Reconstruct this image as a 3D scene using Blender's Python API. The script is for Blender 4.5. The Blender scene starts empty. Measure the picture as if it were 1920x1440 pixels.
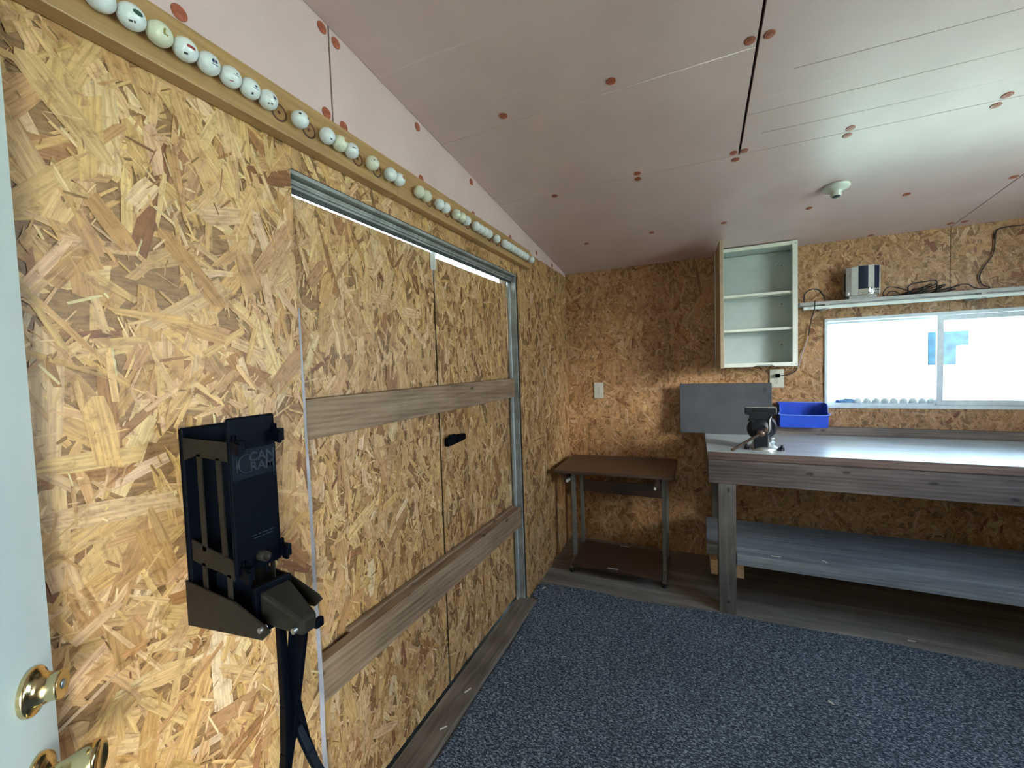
import bpy, math, random
from math import sin, cos, pi, radians, sqrt
from mathutils import Vector, Matrix, Quaternion
random.seed(7)
S = bpy.context.scene
COL = S.collection

# ------------------------------------------------------------------ camera
YAW, PITCH, ROLL, FPX, CAMZ = radians(24.028), radians(-2.608), radians(-1.873), 771.16, 1.45
f_ = Vector((-sin(YAW)*cos(PITCH), cos(YAW)*cos(PITCH), sin(PITCH)))
r_ = Vector((cos(YAW), sin(YAW), 0)); u_ = r_.cross(f_)
r2 = r_*cos(ROLL)+u_*sin(ROLL); u2 = -r_*sin(ROLL)+u_*cos(ROLL)
cd = bpy.data.cameras.new('camera'); cam = bpy.data.objects.new('camera', cd); COL.objects.link(cam)
cd.sensor_width = 36; cd.lens = FPX*36/1920; cd.clip_start = 0.02
m = Matrix((r2, u2, -f_)).transposed().to_4x4(); m.translation = Vector((0, 0, CAMZ)); cam.matrix_world = m
S.camera = cam

# ------------------------------------------------------------------ world, light, exposure
vs = S.view_settings
vs.view_transform = 'Standard'; vs.look = 'None'; vs.gamma = 1; vs.use_curve_mapping = False
vs.exposure = 1.98
W = bpy.data.worlds.new('sky'); S.world = W; W.use_nodes = True
nt = W.node_tree; bg = nt.nodes['Background']
tc = nt.nodes.new('ShaderNodeTexCoord'); sp = nt.nodes.new('ShaderNodeSeparateXYZ'); cr = nt.nodes.new('ShaderNodeValToRGB')
nt.links.new(tc.outputs['Generated'], sp.inputs[0]); nt.links.new(sp.outputs[2], cr.inputs[0]); 
# bright patch added to the sky as a soft beam for the side window
dp = nt.nodes.new('ShaderNodeVectorMath'); dp.operation = 'DOT_PRODUCT'; dp.inputs[1].default_value = Vector((0.787, -0.575, 0.235)).normalized()
nz = nt.nodes.new('ShaderNodeVectorMath'); nz.operation = 'NORMALIZE'
mr = nt.nodes.new('ShaderNodeMapRange'); mr.inputs['From Min'].default_value = 0.982; mr.inputs['From Max'].default_value = 0.993
mxw = nt.nodes.new('ShaderNodeMix'); mxw.data_type = 'RGBA'; mxw.inputs['B'].default_value = (4.1, 4.4, 4.3, 1)
nt.links.new(tc.outputs['Generated'], nz.inputs[0]); nt.links.new(nz.outputs[0], dp.inputs[0]); nt.links.new(dp.outputs['Value'], mr.inputs['Value'])
nt.links.new(mr.outputs[0], mxw.inputs['Factor']); nt.links.new(cr.outputs[0], mxw.inputs['A']); nt.links.new(mxw.outputs['Result'], bg.inputs[0])
cr.color_ramp.elements[0].position = 0.0; cr.color_ramp.elements[0].color = (0.71, 0.87, 0.97, 1)
cr.color_ramp.elements[1].position = 0.6; cr.color_ramp.elements[1].color = (0.46, 0.68, 0.98, 1)
bg.inputs[1].default_value = 3.6
W.cycles.sampling_method = 'AUTOMATIC'

sun = bpy.data.lights.new('sun', 'SUN'); sun.energy = 20; sun.angle = radians(1.0); sun.color = (0.94, 1.0, 0.93)
so = bpy.data.objects.new('sun', sun); COL.objects.link(so); so.location = (-5, -6, 9)
so.rotation_euler = Vector((0.38, 0.60, -0.70)).to_track_quat('-Z', 'Y').to_euler()

def daylight(name, loc, direction, w, h, power, color, portal=False):
    l = bpy.data.lights.new(name, 'AREA'); l.shape = 'RECTANGLE'; l.size = w; l.size_y = h
    l.energy = power; l.color = color; l.cycles.is_portal = portal
    o = bpy.data.objects.new(name, l); COL.objects.link(o); o.location = loc
    o.rotation_euler = Vector(direction).to_track_quat('-Z', 'Y').to_euler()
    return o
daylight('portal_back_window', (1.35, 3.42, 1.395), (0, -1, 0), 1.12, 0.53, 1, (1, 1, 1), True)
daylight('portal_side_window', (2.23, 1.55, 1.685), (-1, 0, 0), 1.2, 1.07, 1, (1, 1, 1), True)
daylight('portal_doorway', (0.12, -0.36, 1.0), (0, 1, 0), 0.82, 2.0, 1, (1, 1, 1), True)

# ------------------------------------------------------------------ materials
def new_mat(name):
    mt = bpy.data.materials.new(name); mt.use_nodes = True
    return mt, mt.node_tree, mt.node_tree.nodes['Principled BSDF']
def N(nt, t, **kw):
    n = nt.nodes.new('ShaderNode'+t)
    for k, v in kw.items():
        if k in n.inputs: n.inputs[k].default_value = v
        else: setattr(n, k, v)
    return n
def ramp(nt, fac, stops, interp='LINEAR'):
    r = nt.nodes.new('ShaderNodeValToRGB'); e = r.color_ramp; e.interpolation = interp
    while len(e.elements) < len(stops): e.elements.new(0.5)
    for el, (p, c) in zip(e.elements, stops):
        el.position = p; el.color = (*c, 1) if len(c) == 3 else c
    nt.links.new(fac, r.inputs[0]); return r.outputs[0]
def mix(nt, fac, a, b, mode='MIX'):
    mx = nt.nodes.new('ShaderNodeMix'); mx.data_type = 'RGBA'; mx.blend_type = mode
    for sock, v in ((mx.inputs['Factor'], fac), (mx.inputs['A'], a), (mx.inputs['B'], b)):
        if hasattr(v, 'is_linked') or isinstance(v, bpy.types.NodeSocket): nt.links.new(v, sock)
        elif isinstance(v, (int, float)): sock.default_value = v
        else: sock.default_value = (*v, 1)
    return mx.outputs['Result']
def coords(nt, scale=(1, 1, 1), rot=(0, 0, 0), loc=(0, 0, 0), rnd=False):
    t = nt.nodes.new('ShaderNodeTexCoord'); mp = nt.nodes.new('ShaderNodeMapping')
    mp.inputs['Scale'].default_value = scale; mp.inputs['Rotation'].default_value = rot; mp.inputs['Location'].default_value = loc
    nt.links.new(t.outputs['Object'], mp.inputs[0])
    if rnd:
        oi = nt.nodes.new('ShaderNodeObjectInfo'); ad = nt.nodes.new('ShaderNodeVectorMath'); ad.operation = 'ADD'
        ml = nt.nodes.new('ShaderNodeMath'); ml.operation = 'MULTIPLY'; ml.inputs[1].default_value = 17.3
        nt.links.new(oi.outputs['Random'], ml.inputs[0]); nt.links.new(mp.outputs[0], ad.inputs[0]); nt.links.new(ml.outputs[0], ad.inputs[1])
        return ad.outputs[0]
    return mp.outputs[0]
def noise(nt, vec, scale, detail=3, rough=0.55, dist=0.0):
    n = N(nt, 'TexNoise', Scale=scale, Detail=detail, Roughness=rough, Distortion=dist)
    nt.links.new(vec, n.inputs['Vector']); return n.outputs['Fac']
def bump(nt, bsdf, h, strength=0.3, dist=0.002):
    b = N(nt, 'Bump', Strength=strength, Distance=dist)
    nt.links.new(h, b.inputs['Height']); nt.links.new(b.outputs[0], bsdf.inputs['Normal'])
def plain(name, col, rough=0.5, metal=0.0, var=0.12, scale=25, spec=0.5, bmp=0.0, coat=0.0):
    mt, nt, b = new_mat(name)
    v = coords(nt); n1 = noise(nt, v, scale, 4)
    c = ramp(nt, n1, [(0.3, tuple(x*(1-var) for x in col)), (0.7, tuple(min(1, x*(1+var)) for x in col))])
    nt.links.new(c, b.inputs['Base Color'])
    b.inputs['Roughness'].default_value = rough; b.inputs['Metallic'].default_value = metal
    b.inputs['Specular IOR Level'].default_value = spec; b.inputs['Coat Weight'].default_value = coat
    if bmp: bump(nt, b, n1, bmp)
    return mt
def wood(name, dark, mid, light, axis=0, rough=0.65, knots=True, fine=1.0, spec=0.35, dirt=0.35):
    """timber whose grain runs along the given object axis"""
    mt, nt, b = new_mat(name)
    sc = [14*fine]*3; sc[axis] = 0.9*fine
    v = coords(nt, tuple(sc), rnd=True)
    g = noise(nt, v, 2.2, 5, 0.6, 0.6)
    sc2 = [70*fine]*3; sc2[axis] = 3.0*fine
    v2 = coords(nt, tuple(sc2), rnd=True); g2 = noise(nt, v2, 2.0, 3)
    # growth rings
    sc3 = [7.0]*3; sc3[axis] = 0.55
    v3 = coords(nt, tuple(sc3), rnd=True)
    w = N(nt, 'TexWave', Scale=3.2, Distortion=4.5, Detail=2.0); w.wave_type = 'RINGS'; w.inputs['Detail Scale'].default_value = 0.8
    nt.links.new(v3, w.inputs['Vector'])
    c = ramp(nt, g, [(0.25, dark), (0.5, mid), (0.75, light)])
    c = mix(nt, 0.22, c, ramp(nt, w.outputs['Fac'], [(0.0, dark), (0.35, mid), (1, light)]))
    c = mix(nt, 0.40, c, ramp(nt, g2, [(0.3, (0.6, 0.6, 0.6)), (0.65, (1.12, 1.12, 1.12))]), 'MULTIPLY')
    if knots:
        sk = [11.0]*3; sk[axis] = 5.0
        vk = coords(nt, tuple(sk), rnd=True)
        vo = N(nt, 'TexVoronoi', Scale=1.1); nt.links.new(vk, vo.inputs['Vector'])
        kf = ramp(nt, vo.outputs['Distance'], [(0.07, (0.8, 0.8, 0.8)), (0.13, (0, 0, 0))])
        c = mix(nt, kf, c, tuple(x*0.45 for x in dark))
    vd = coords(nt, (1, 1, 1), rnd=True); dn = noise(nt, vd, 5.0, 5, 0.65)
    c = mix(nt, dirt, c, ramp(nt, dn, [(0.3, (0.45, 0.43, 0.42)), (0.6, (1.1, 1.1, 1.1))]), 'MULTIPLY')
    nt.links.new(c, b.inputs['Base Color']); b.inputs['Roughness'].default_value = rough; b.inputs['Specular IOR Level'].default_value = spec
    bump(nt, b, g2, 0.25, 0.001)
    return mt

# strand board: each flake carries its own tint and its own grain coordinates
def osb_material():
    mt, nt, b = new_mat('strand_board')
    at = N(nt, 'Attribute', attribute_name='tint'); au = N(nt, 'Attribute', attribute_name='grain')
    mp = N(nt, 'Mapping'); mp.inputs['Scale'].default_value = (12, 190, 30); nt.links.new(au.outputs['Vector'], mp.inputs[0])
    g = noise(nt, mp.outputs[0], 1.0, 4, 0.6, 0.2)
    gl = ramp(nt, g, [(0.3, (0.60, 0.55, 0.50)), (0.60, (1.14, 1.14, 1.12))])
    c = mix(nt, 0.85, at.outputs['Color'], gl, 'MULTIPLY')
    fb = noise(nt, coords(nt), 38, 5, 0.7, 0.5)
    c = mix(nt, 0.8, c, ramp(nt, fb, [(0.32, (0.55, 0.48, 0.40)), (0.47, (1.0, 1.0, 1.0)), (0.7, (1.12, 1.12, 1.12))]), 'MULTIPLY')
    v = coords(nt); big = noise(nt, v, 2.2, 4, 0.6)
    c = mix(nt, 0.55, c, ramp(nt, big, [(0.3, (0.80, 0.74, 0.66)), (0.65, (1.10, 1.07, 1.0))]), 'MULTIPLY')
    sp_ = noise(nt, v, 60, 2)
    c = mix(nt, ramp(nt, sp_, [(0.26, (0.7, 0.7, 0.7)), (0.31, (0, 0, 0))]), c, (0.16, 0.09, 0.04))
    nt.links.new(c, b.inputs['Base Color'])
    nt.links.new(ramp(nt, g, [(0.2, (0.36,)*3), (0.8, (0.58,)*3)]), b.inputs['Roughness'])
    b.inputs['Specular IOR Level'].default_value = 0.42
    bump(nt, b, g, 0.35, 0.0012)
    return mt
M = {}
M['osb'] = osb_material()
M['osb_far'] = plain('strand_board_plain', (0.52, 0.36, 0.18), 0.55, var=0.35, scale=30)
def foam_material():
    mt, nt, b = new_mat('pink_insulation_board')
    v = coords(nt); n1 = noise(nt, v, 3.0, 4); n2 = noise(nt, coords(nt, (1.2, 60, 60)), 1.0, 4, 0.7)
    c = ramp(nt, n1, [(0.3, (0.63, 0.455, 0.445)), (0.7, (0.71, 0.525, 0.51))])
    st = ramp(nt, n2, [(0.66, (0, 0, 0)), (0.72, (0.35, 0.35, 0.35)), (0.78, (0, 0, 0))])
    c = mix(nt, st, c, (0.88, 0.83, 0.90))
    sm = noise(nt, coords(nt, (2, 5, 5)), 5.0, 5, 0.7)
    c = mix(nt, ramp(nt, sm, [(0.70, (0, 0, 0)), (0.80, (0.5, 0.5, 0.5))]), c, (0.22, 0.19, 0.19))
    nt.links.new(c, b.inputs['Base Color']); b.inputs['Roughness'].default_value = 0.34; b.inputs['Specular IOR Level'].default_value = 0.55
    nb = noise(nt, v, 4.0, 3); bump(nt, b, nb, 0.10, 0.004)
    return mt
M['foam'] = foam_material()
M['foam_edge'] = plain('foam_gap', (0.10, 0.03, 0.03), 0.9)
M['washer'] = plain('red_plastic_washer', (0.36, 0.095, 0.05), 0.35, var=0.25, scale=60)
def carpet_material():
    mt, nt, b = new_mat('blue_grey_carpet')
    v = coords(nt)
    n0 = noise(nt, v, 70, 4, 0.8); n1 = noise(nt, coords(nt, (1.0, 2.0, 1)), 95, 2, 0.6, 0.8)
    c = ramp(nt, n1, [(0.38, (0.012, 0.018, 0.032)), (0.49, (0.062, 0.083, 0.118)), (0.56, (0.21, 0.255, 0.31)), (0.64, (0.52, 0.59, 0.65))])
    c = mix(nt, 0.30, c, ramp(nt, n0, [(0.35, (0.025, 0.032, 0.046)), (0.7, (0.17, 0.20, 0.24))]))
    nw = noise(nt, v, 1.6, 3)
    c = mix(nt, 0.6, c, ramp(nt, nw, [(0.3, (0.8, 0.8, 0.78)), (0.7, (1.2, 1.2, 1.2))]), 'MULTIPLY')
    nt.links.new(c, b.inputs['Base Color']); b.inputs['Roughness'].default_value = 0.95; b.inputs['Specular IOR Level'].default_value = 0.15
    bump(nt, b, n1, 0.9, 0.006)
    return mt
M['carpet'] = carpet_material()
M['floor'] = wood('weathered_floor', (0.075, 0.066, 0.060), (0.22, 0.195, 0.17), (0.46, 0.41, 0.36), 0, 0.45, False, 0.55, 0.5)
M['bench_wood'] = wood('weathered_bench_wood', (0.034, 0.026, 0.026), (0.088, 0.068, 0.064), (0.150, 0.124, 0.118), 0, 0.7)
M['bench_wood_y'] = wood('weathered_wood_y', (0.055, 0.042, 0.038), (0.14, 0.11, 0.097), (0.23, 0.195, 0.175), 1, 0.7)
M['bench_leg'] = wood('grey_post_wood', (0.06, 0.052, 0.046), (0.135, 0.122, 0.108), (0.21, 0.19, 0.17), 2, 0.75)
M['edge_wood'] = wood('reddish_edge_wood', (0.035, 0.02, 0.017), (0.095, 0.06, 0.05), (0.16, 0.11, 0.092), 0, 0.6, True, 1.4)
M['shelf_wood'] = wood('grey_plank_wood', (0.11, 0.12, 0.135), (0.22, 0.235, 0.26), (0.37, 0.38, 0.39), 0, 0.6, False, 0.8)
M['new_wood'] = wood('pale_pine', (0.30, 0.17, 0.08), (0.50, 0.31, 0.16), (0.62, 0.42, 0.24), 1, 0.6, False)
M['rail_wood'] = wood('brown_rail_wood', (0.115, 0.062, 0.034), (0.27, 0.17, 0.10), (0.38, 0.26, 0.165), 1, 0.62)
M['rack_wood'] = wood('varnished_rack_wood', (0.33, 0.18, 0.07), (0.42, 0.245, 0.098), (0.49, 0.30, 0.13), 1, 0.38, False, 0.7, 0.5, 0.25)
M['sill_wood'] = wood('dirty_sill_wood', (0.10, 0.075, 0.055), (0.19, 0.15, 0.115), (0.30, 0.25, 0.20), 1, 0.8, False)
M['walnut'] = wood('brown_laminate', (0.036, 0.017, 0.012), (0.066, 0.034, 0.024), (0.088, 0.047, 0.033), 0, 0.35, False, 1.0, 0.5, 0.1)
M['splash_wood'] = wood('backsplash_wood', (0.10, 0.072, 0.058), (0.22, 0.17, 0.145), (0.33, 0.28, 0.25), 0, 0.7)
def benchtop_material():
    mt, nt, b = new_mat('worn_bench_top')
    n1 = noise(nt, coords(nt, (1.0, 7, 7)), 3.0, 6, 0.65); n2 = noise(nt, coords(nt), 2.0, 4)
    c = ramp(nt, n1, [(0.3, (0.34, 0.35, 0.36)), (0.5, (0.47, 0.50, 0.52)), (0.7, (0.56, 0.60, 0.62))])
    c = mix(nt, 0.5, c, ramp(nt, n2, [(0.3, (0.7, 0.66, 0.6)), (0.65, (1.1, 1.1, 1.1))]), 'MULTIPLY')
    nt.links.new(c, b.inputs['Base Color']); b.inputs['Roughness'].default_value = 0.3
    bump(nt, b, n1, 0.15, 0.001); return mt
M['benchtop'] = benchtop_material()
M['galv'] = plain('grey_door_channel', (0.30, 0.30, 0.28), 0.5, 0.25, 0.3, 14)
M['galv_dark'] = plain('dark_door_channel', (0.05, 0.055, 0.055), 0.5, 0.3, 0.3)
M['alu'] = plain('aluminium_frame', (0.70, 0.76, 0.80), 0.38, 0.0, 0.10)
M['black_plastic'] = plain('black_plastic', (0.0014, 0.0022, 0.0045), 0.5, var=0.3, spec=0.06)
M['black_plastic_logo'] = plain('black_plastic_panel', (0.0030, 0.0052, 0.0098), 0.5, var=0.2, spec=0.10)
M['brownish_plastic'] = plain('brownish_black_plastic', (0.017, 0.0135, 0.010), 0.62, spec=0.2, var=0.35, scale=14)  # slightly browner and lighter than the front plate plastic
M['black_iron'] = plain('black_cast_iron', (0.006, 0.0075, 0.012), 0.35, 0.0, 0.3, spec=0.35)
M['steel'] = plain('worn_steel', (0.46, 0.47, 0.48), 0.32, 0.9, 0.2, 40)
M['brown_steel'] = plain('brown_steel', (0.17, 0.125, 0.105), 0.4, 0.75, 0.25, 40)
M['brass'] = plain('polished_brass', (0.62, 0.50, 0.27), 0.16, 1.0, 0.08, 20)
M['chrome'] = plain('chrome', (0.80, 0.83, 0.84), 0.14, 1.0, 0.05, 20)
M['chrome_dull'] = plain('brushed_chrome', (0.50, 0.53, 0.54), 0.35, 0.85, 0.1, 30)
M['navy'] = plain('navy_enamel', (0.012, 0.020, 0.048), 0.3, 0.0, 0.15)
M['door_white'] = plain('white_door_paint', (0.66, 0.74, 0.71), 0.42, 0, 0.05, 6, bmp=0.02)
M['cab_white'] = plain('aged_white_cabinet', (0.68, 0.68, 0.60), 0.42, 0, 0.10, 7)
M['cab_inner'] = plain('grey_green_cabinet_lining', (0.44, 0.49, 0.47), 0.5, 0, 0.06, 8)
M['cab_edge'] = plain('tan_door_edge', (0.42, 0.31, 0.20), 0.6, 0, 0.15, 30)
M['grey_panel'] = plain('grey_laminate_panel', (0.062, 0.066, 0.074), 0.5, 0, 0.20, 6, spec=0.25)
M['grey_edge'] = plain('light_panel_edge', (0.42, 0.43, 0.44), 0.5)
M['blue_bin'] = plain('blue_polypropylene', (0.020, 0.075, 0.55), 0.35, 0, 0.12, 20)
M['black_rubber'] = plain('black_cord', (0.010, 0.009, 0.012), 0.5)
M['white_cord'] = plain('pinkish_white_cord', (0.42, 0.34, 0.34), 0.5)
M['ivory'] = plain('ivory_plate', (0.58, 0.56, 0.47), 0.35, 0, 0.05)
M['slot'] = plain('outlet_slots', (0.03, 0.03, 0.03), 0.5)
M['porcelain'] = plain('porcelain', (0.62, 0.64, 0.58), 0.2, 0, 0.05, coat=0.5)
M['trim_white'] = plain('white_rod', (0.72, 0.76, 0.72), 0.4, 0, 0.06)
M['shelf_paint'] = plain('grey_shelf_paint', (0.40, 0.39, 0.37), 0.5, 0, 0.15)
M['cup_dark'] = plain('dark_cup_stain', (0.085, 0.028, 0.012), 0.5)
M['cup_mid'] = plain('cup_wood', (0.30, 0.16, 0.055), 0.5)
M['strip'] = plain('translucent_edge_strip', (0.34, 0.33, 0.37), 0.3, 0, 0.25, 9)
M['tan_leg'] = plain('tan_painted_steel', (0.19, 0.185, 0.17), 0.4, 0.35, 0.12)
M['white_plastic'] = plain('white_plastic', (0.6, 0.6, 0.58), 0.5)
M['splinter'] = plain('pale_wood_splinter', (0.72, 0.66, 0.55), 0.7)
M['grass'] = plain('pale_bounce_ground', (0.36, 0.42, 0.33), 0.9, 0, 0.25, 3)  # yard colour raised to bounce more daylight up onto the ceiling
M['siding'] = plain('white_siding', (0.80, 0.82, 0.84), 0.6, 0, 0.04)
M['house_siding'] = plain('cool_light_siding', (0.56, 0.70, 0.84), 0.6, 0, 0.04)  # white siding coloured blue to cool the light it throws into the room
M['house_glass'] = plain('dark_house_glass', (0.004, 0.016, 0.028), 0.5, 0, 0.6, 14, spec=0.02)
M['leaf'] = plain('foliage', (0.05, 0.12, 0.04), 0.7, 0, 0.5, 6)
M['bag_blue'] = plain('blue_plastic_film', (0.16, 0.36, 0.62), 0.35, 0, 0.4, 40)
M['bag_dark'] = plain('deep_blue_plastic', (0.03, 0.09, 0.36), 0.35, 0, 0.2, 40)
M['ink_green'] = plain('green_ink', (0.02, 0.07, 0.04), 0.5)
M['ink_red'] = plain('red_ink', (0.30, 0.03, 0.03), 0.5)
M['ink_blue'] = plain('dark_blue_ink', (0.03, 0.04, 0.10), 0.5)
M['ink_black'] = plain('black_ink', (0.03, 0.03, 0.03), 0.5)
M['ink_orange'] = plain('orange_ink', (0.40, 0.10, 0.05), 0.5)
M['ink_gold'] = plain('olive_ink', (0.20, 0.17, 0.03), 0.5)
M['soffit'] = plain('unpainted_board', (0.4, 0.33, 0.25), 0.8)
def ball_material(name, col):
    mt, nt, b = new_mat(name)
    v = coords(nt); n = noise(nt, v, 60, 3)
    c = ramp(nt, n, [(0.3, tuple(x*0.86 for x in col)), (0.6, col)])
    nt.links.new(c, b.inputs['Base Color']); b.inputs['Roughness'].default_value = 0.28; b.inputs['Coat Weight'].default_value = 0.3
    vo = N(nt, 'TexVoronoi', Scale=270.0); nt.links.new(v, vo.inputs['Vector'])
    vo.feature = 'SMOOTH_F1' if 'SMOOTH_F1' in [e.identifier for e in vo.bl_rna.properties['feature'].enum_items] else 'F1'
    bump(nt, b, ramp(nt, vo.outputs['Distance'], [(0.0, (0, 0, 0)), (0.55, (1, 1, 1))]), 0.5, 0.0005)
    return mt
M['ball'] = ball_material('golf_ball_white', (0.70, 0.73, 0.72))
M['ball_yellow'] = ball_material('golf_ball_aged', (0.66, 0.66, 0.50))
def glass_material():
    mt, nt, b = new_mat('window_glass')
    b.inputs['Base Color'].default_value = (0.97, 1.0, 1.0, 1); b.inputs['Roughness'].default_value = 0.0
    b.inputs['IOR'].default_value = 1.0; b.inputs['Transmission Weight'].default_value = 1.0
    g = N(nt, 'BsdfGlossy'); g.inputs['Roughness'].default_value = 0.02
    t = N(nt, 'BsdfTransparent'); t.inputs['Color'].default_value = (0.96, 0.99, 1.0, 1)
    fr = N(nt, 'Fresnel'); fr.inputs['IOR'].default_value = 1.35
    mx = N(nt, 'MixShader'); nt.links.new(fr.outputs[0], mx.inputs[0]); nt.links.new(t.outputs[0], mx.inputs[1]); nt.links.new(g.outputs[0], mx.inputs[2])
    nt.links.new(mx.outputs[0], nt.nodes['Material Output'].inputs['Surface'])
    return mt
M['glass'] = glass_material()

# ------------------------------------------------------------------ mesh helpers
def tag(o, label=None, cat=None, group=None, kind=None):
    if label: o['label'] = label
    if cat: o['category'] = cat
    if group: o['group'] = group
    if kind: o['kind'] = kind
    return o
def empty(name, loc, label=None, cat=None, group=None, kind=None):
    o = bpy.data.objects.new(name, None); o.empty_display_size = 0.05; COL.objects.link(o); o.location = loc
    return tag(o, label, cat, group, kind)
class MB:
    """collects shapes given in world coordinates; build() links them as one object"""
    def __init__(s): s.v = []; s.f = []; s.sm = []
    def add(s, vs_, fs, smooth=False):
        b = len(s.v); s.v += [Vector(v) for v in vs_]; s.f += [tuple(b+i for i in f) for f in fs]; s.sm += [smooth]*len(fs); return s
    def box(s, x0, x1, y0, y1, z0, z1):
        if x0 > x1: x0, x1 = x1, x0
        if y0 > y1: y0, y1 = y1, y0
        if z0 > z1: z0, z1 = z1, z0
        v = [(x, y, z) for x in (x0, x1) for y in (y0, y1) for z in (z0, z1)]
        return s.add(v, [(0, 1, 3, 2), (4, 6, 7, 5), (0, 4, 5, 1), (2, 3, 7, 6), (0, 2, 6, 4), (1, 5, 7, 3)])
    def hexa(s, p):   # 8 points: bottom loop 0-3, top loop 4-7 (counter-clockwise seen from above)
        return s.add(p, [(3, 2, 1, 0), (4, 5, 6, 7), (0, 1, 5, 4), (1, 2, 6, 5), (2, 3, 7, 6), (3, 0, 4, 7)])
    def prism(s, poly, vec, smooth=False):
        n = len(poly); P = [Vector(p) for p in poly]; vec = Vector(vec)
        fs = [tuple(reversed(range(n))), tuple(range(n, 2*n))] + [(i, (i+1) % n, (i+1) % n+n, i+n) for i in range(n)]
        return s.add(P+[p+vec for p in P], fs, smooth)
    def lathe(s, o, axis, prof, seg=32, smooth=True):
        ax = Vector(axis).normalized(); t = ax.orthogonal().normalized(); b = ax.cross(t); o = Vector(o)
        v = []; fs = []
        for r, h in prof:
            for k in range(seg):
                a = 2*pi*k/seg; v.append(o+ax*h+(t*cos(a)+b*sin(a))*r)
        for i in range(len(prof)-1):
            for k in range(seg):
                k2 = (k+1) % seg; fs.append((i*seg+k, i*seg+k2, (i+1)*seg+k2, (i+1)*seg+k))
        s.add(v, fs, smooth)
        s.add([v[k] for k in range(seg)], [tuple(reversed(range(seg)))]); n0 = (len(prof)-1)*seg
        s.add([v[n0+k] for k in range(seg)], [tuple(range(seg))]); return s
    def cyl(s, a, b, r, r2=None, seg=16):
        a, b = Vector(a), Vector(b); return s.lathe(a, b-a, [(r, 0), (r if r2 is None else r2, (b-a).length)], seg)
    def tube(s, pts, r, seg=8, sub=6):
        P = [Vector(p) for p in pts]; Q = []
        if sub > 1 and len(P) > 2:
            for i in range(len(P)-1):
                p0 = P[max(i-1, 0)]; p1 = P[i]; p2 = P[i+1]; p3 = P[min(i+2, len(P)-1)]
                for k in range(sub):
                    t = k/sub
                    Q.append(0.5*((2*p1)+(p2-p0)*t+(2*p0-5*p1+4*p2-p3)*t*t+(3*p1-p0-3*p2+p3)*t**3))
            Q.append(P[-1])
        else: Q = P
        v = []; fs = []; up = None
        for i, q in enumerate(Q):
            d = (Q[min(i+1, len(Q)-1)]-Q[max(i-1, 0)]).normalized()
            if up is None: up = d.orthogonal().normalized()
            up = (up-d*up.dot(d)).normalized(); b = d.cross(up)
            for k in range(seg):
                a = 2*pi*k/seg; v.append(q+(up*cos(a)+b*sin(a))*r)
        n = len(Q)
        for i in range(n-1):
            for k in range(seg):
                k2 = (k+1) % seg; fs.append((i*seg+k, i*seg+k2, (i+1)*seg+k2, (i+1)*seg+k))
        fs.append(tuple(reversed(range(seg)))); fs.append(tuple((n-1)*seg+k for k in range(seg)))
        return s.add(v, fs, True)
    def sphere(s, c, r, seg=24, rings=14, sc=(1, 1, 1)):
        c = Vector(c); v = [c+Vector((0, 0, r*sc[2]))]; fs = []
        for i in range(1, rings):
            a = pi*i/rings
            for k in range(seg):
                p = 2*pi*k/seg; v.append(c+Vector((r*sc[0]*sin(a)*cos(p), r*sc[1]*sin(a)*sin(p), r*sc[2]*cos(a))))
        v.append(c-Vector((0, 0, r*sc[2])))
        for k in range(seg): fs.append((0, 1+k, 1+(k+1) % seg))
        for i in range(rings-2):
            for k in range(seg):
                a = 1+i*seg; k2 = (k+1) % seg; fs.append((a+k, a+seg+k, a+seg+k2, a+k2))
        e = len(v)-1; a = 1+(rings-2)*seg
        for k in range(seg): fs.append((a+k, e, a+(k+1) % seg))
        return s.add(v, fs, True)
    def build(s, name, mat, parent=None, bevel=0.0, label=None, cat=None, group=None, kind=None, origin=None):
        if parent is not None:
            O = Vector((0, 0, 0)); p = parent
            while p is not None: O += Vector(p.location); p = p.parent
            loc = Vector((0, 0, 0)) if origin is None else Vector(origin)-O
            O = O+loc
        else:
            xs = [v.x for v in s.v]; ys = [v.y for v in s.v]; zs = [v.z for v in s.v]
            O = Vector(origin) if origin is not None else Vector(((min(xs)+max(xs))/2, (min(ys)+max(ys))/2, min(zs)))
            loc = O
        me = bpy.data.meshes.new(name); me.from_pydata([v-O for v in s.v], [], s.f); me.update()
        me.polygons.foreach_set('use_smooth', s.sm)
        me.materials.append(M[mat] if isinstance(mat, str) else mat)
        o = bpy.data.objects.new(name, me); COL.objects.link(o); o.location = loc; o.parent = parent
        if bevel:
            bm = o.modifiers.new('bevel', 'BEVEL'); bm.width = bevel; bm.segments = 2; bm.limit_method = 'ANGLE'; bm.angle_limit = radians(40)
        return tag(o, label, cat, group, kind)
def bx(*a): return MB().box(*a)

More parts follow.
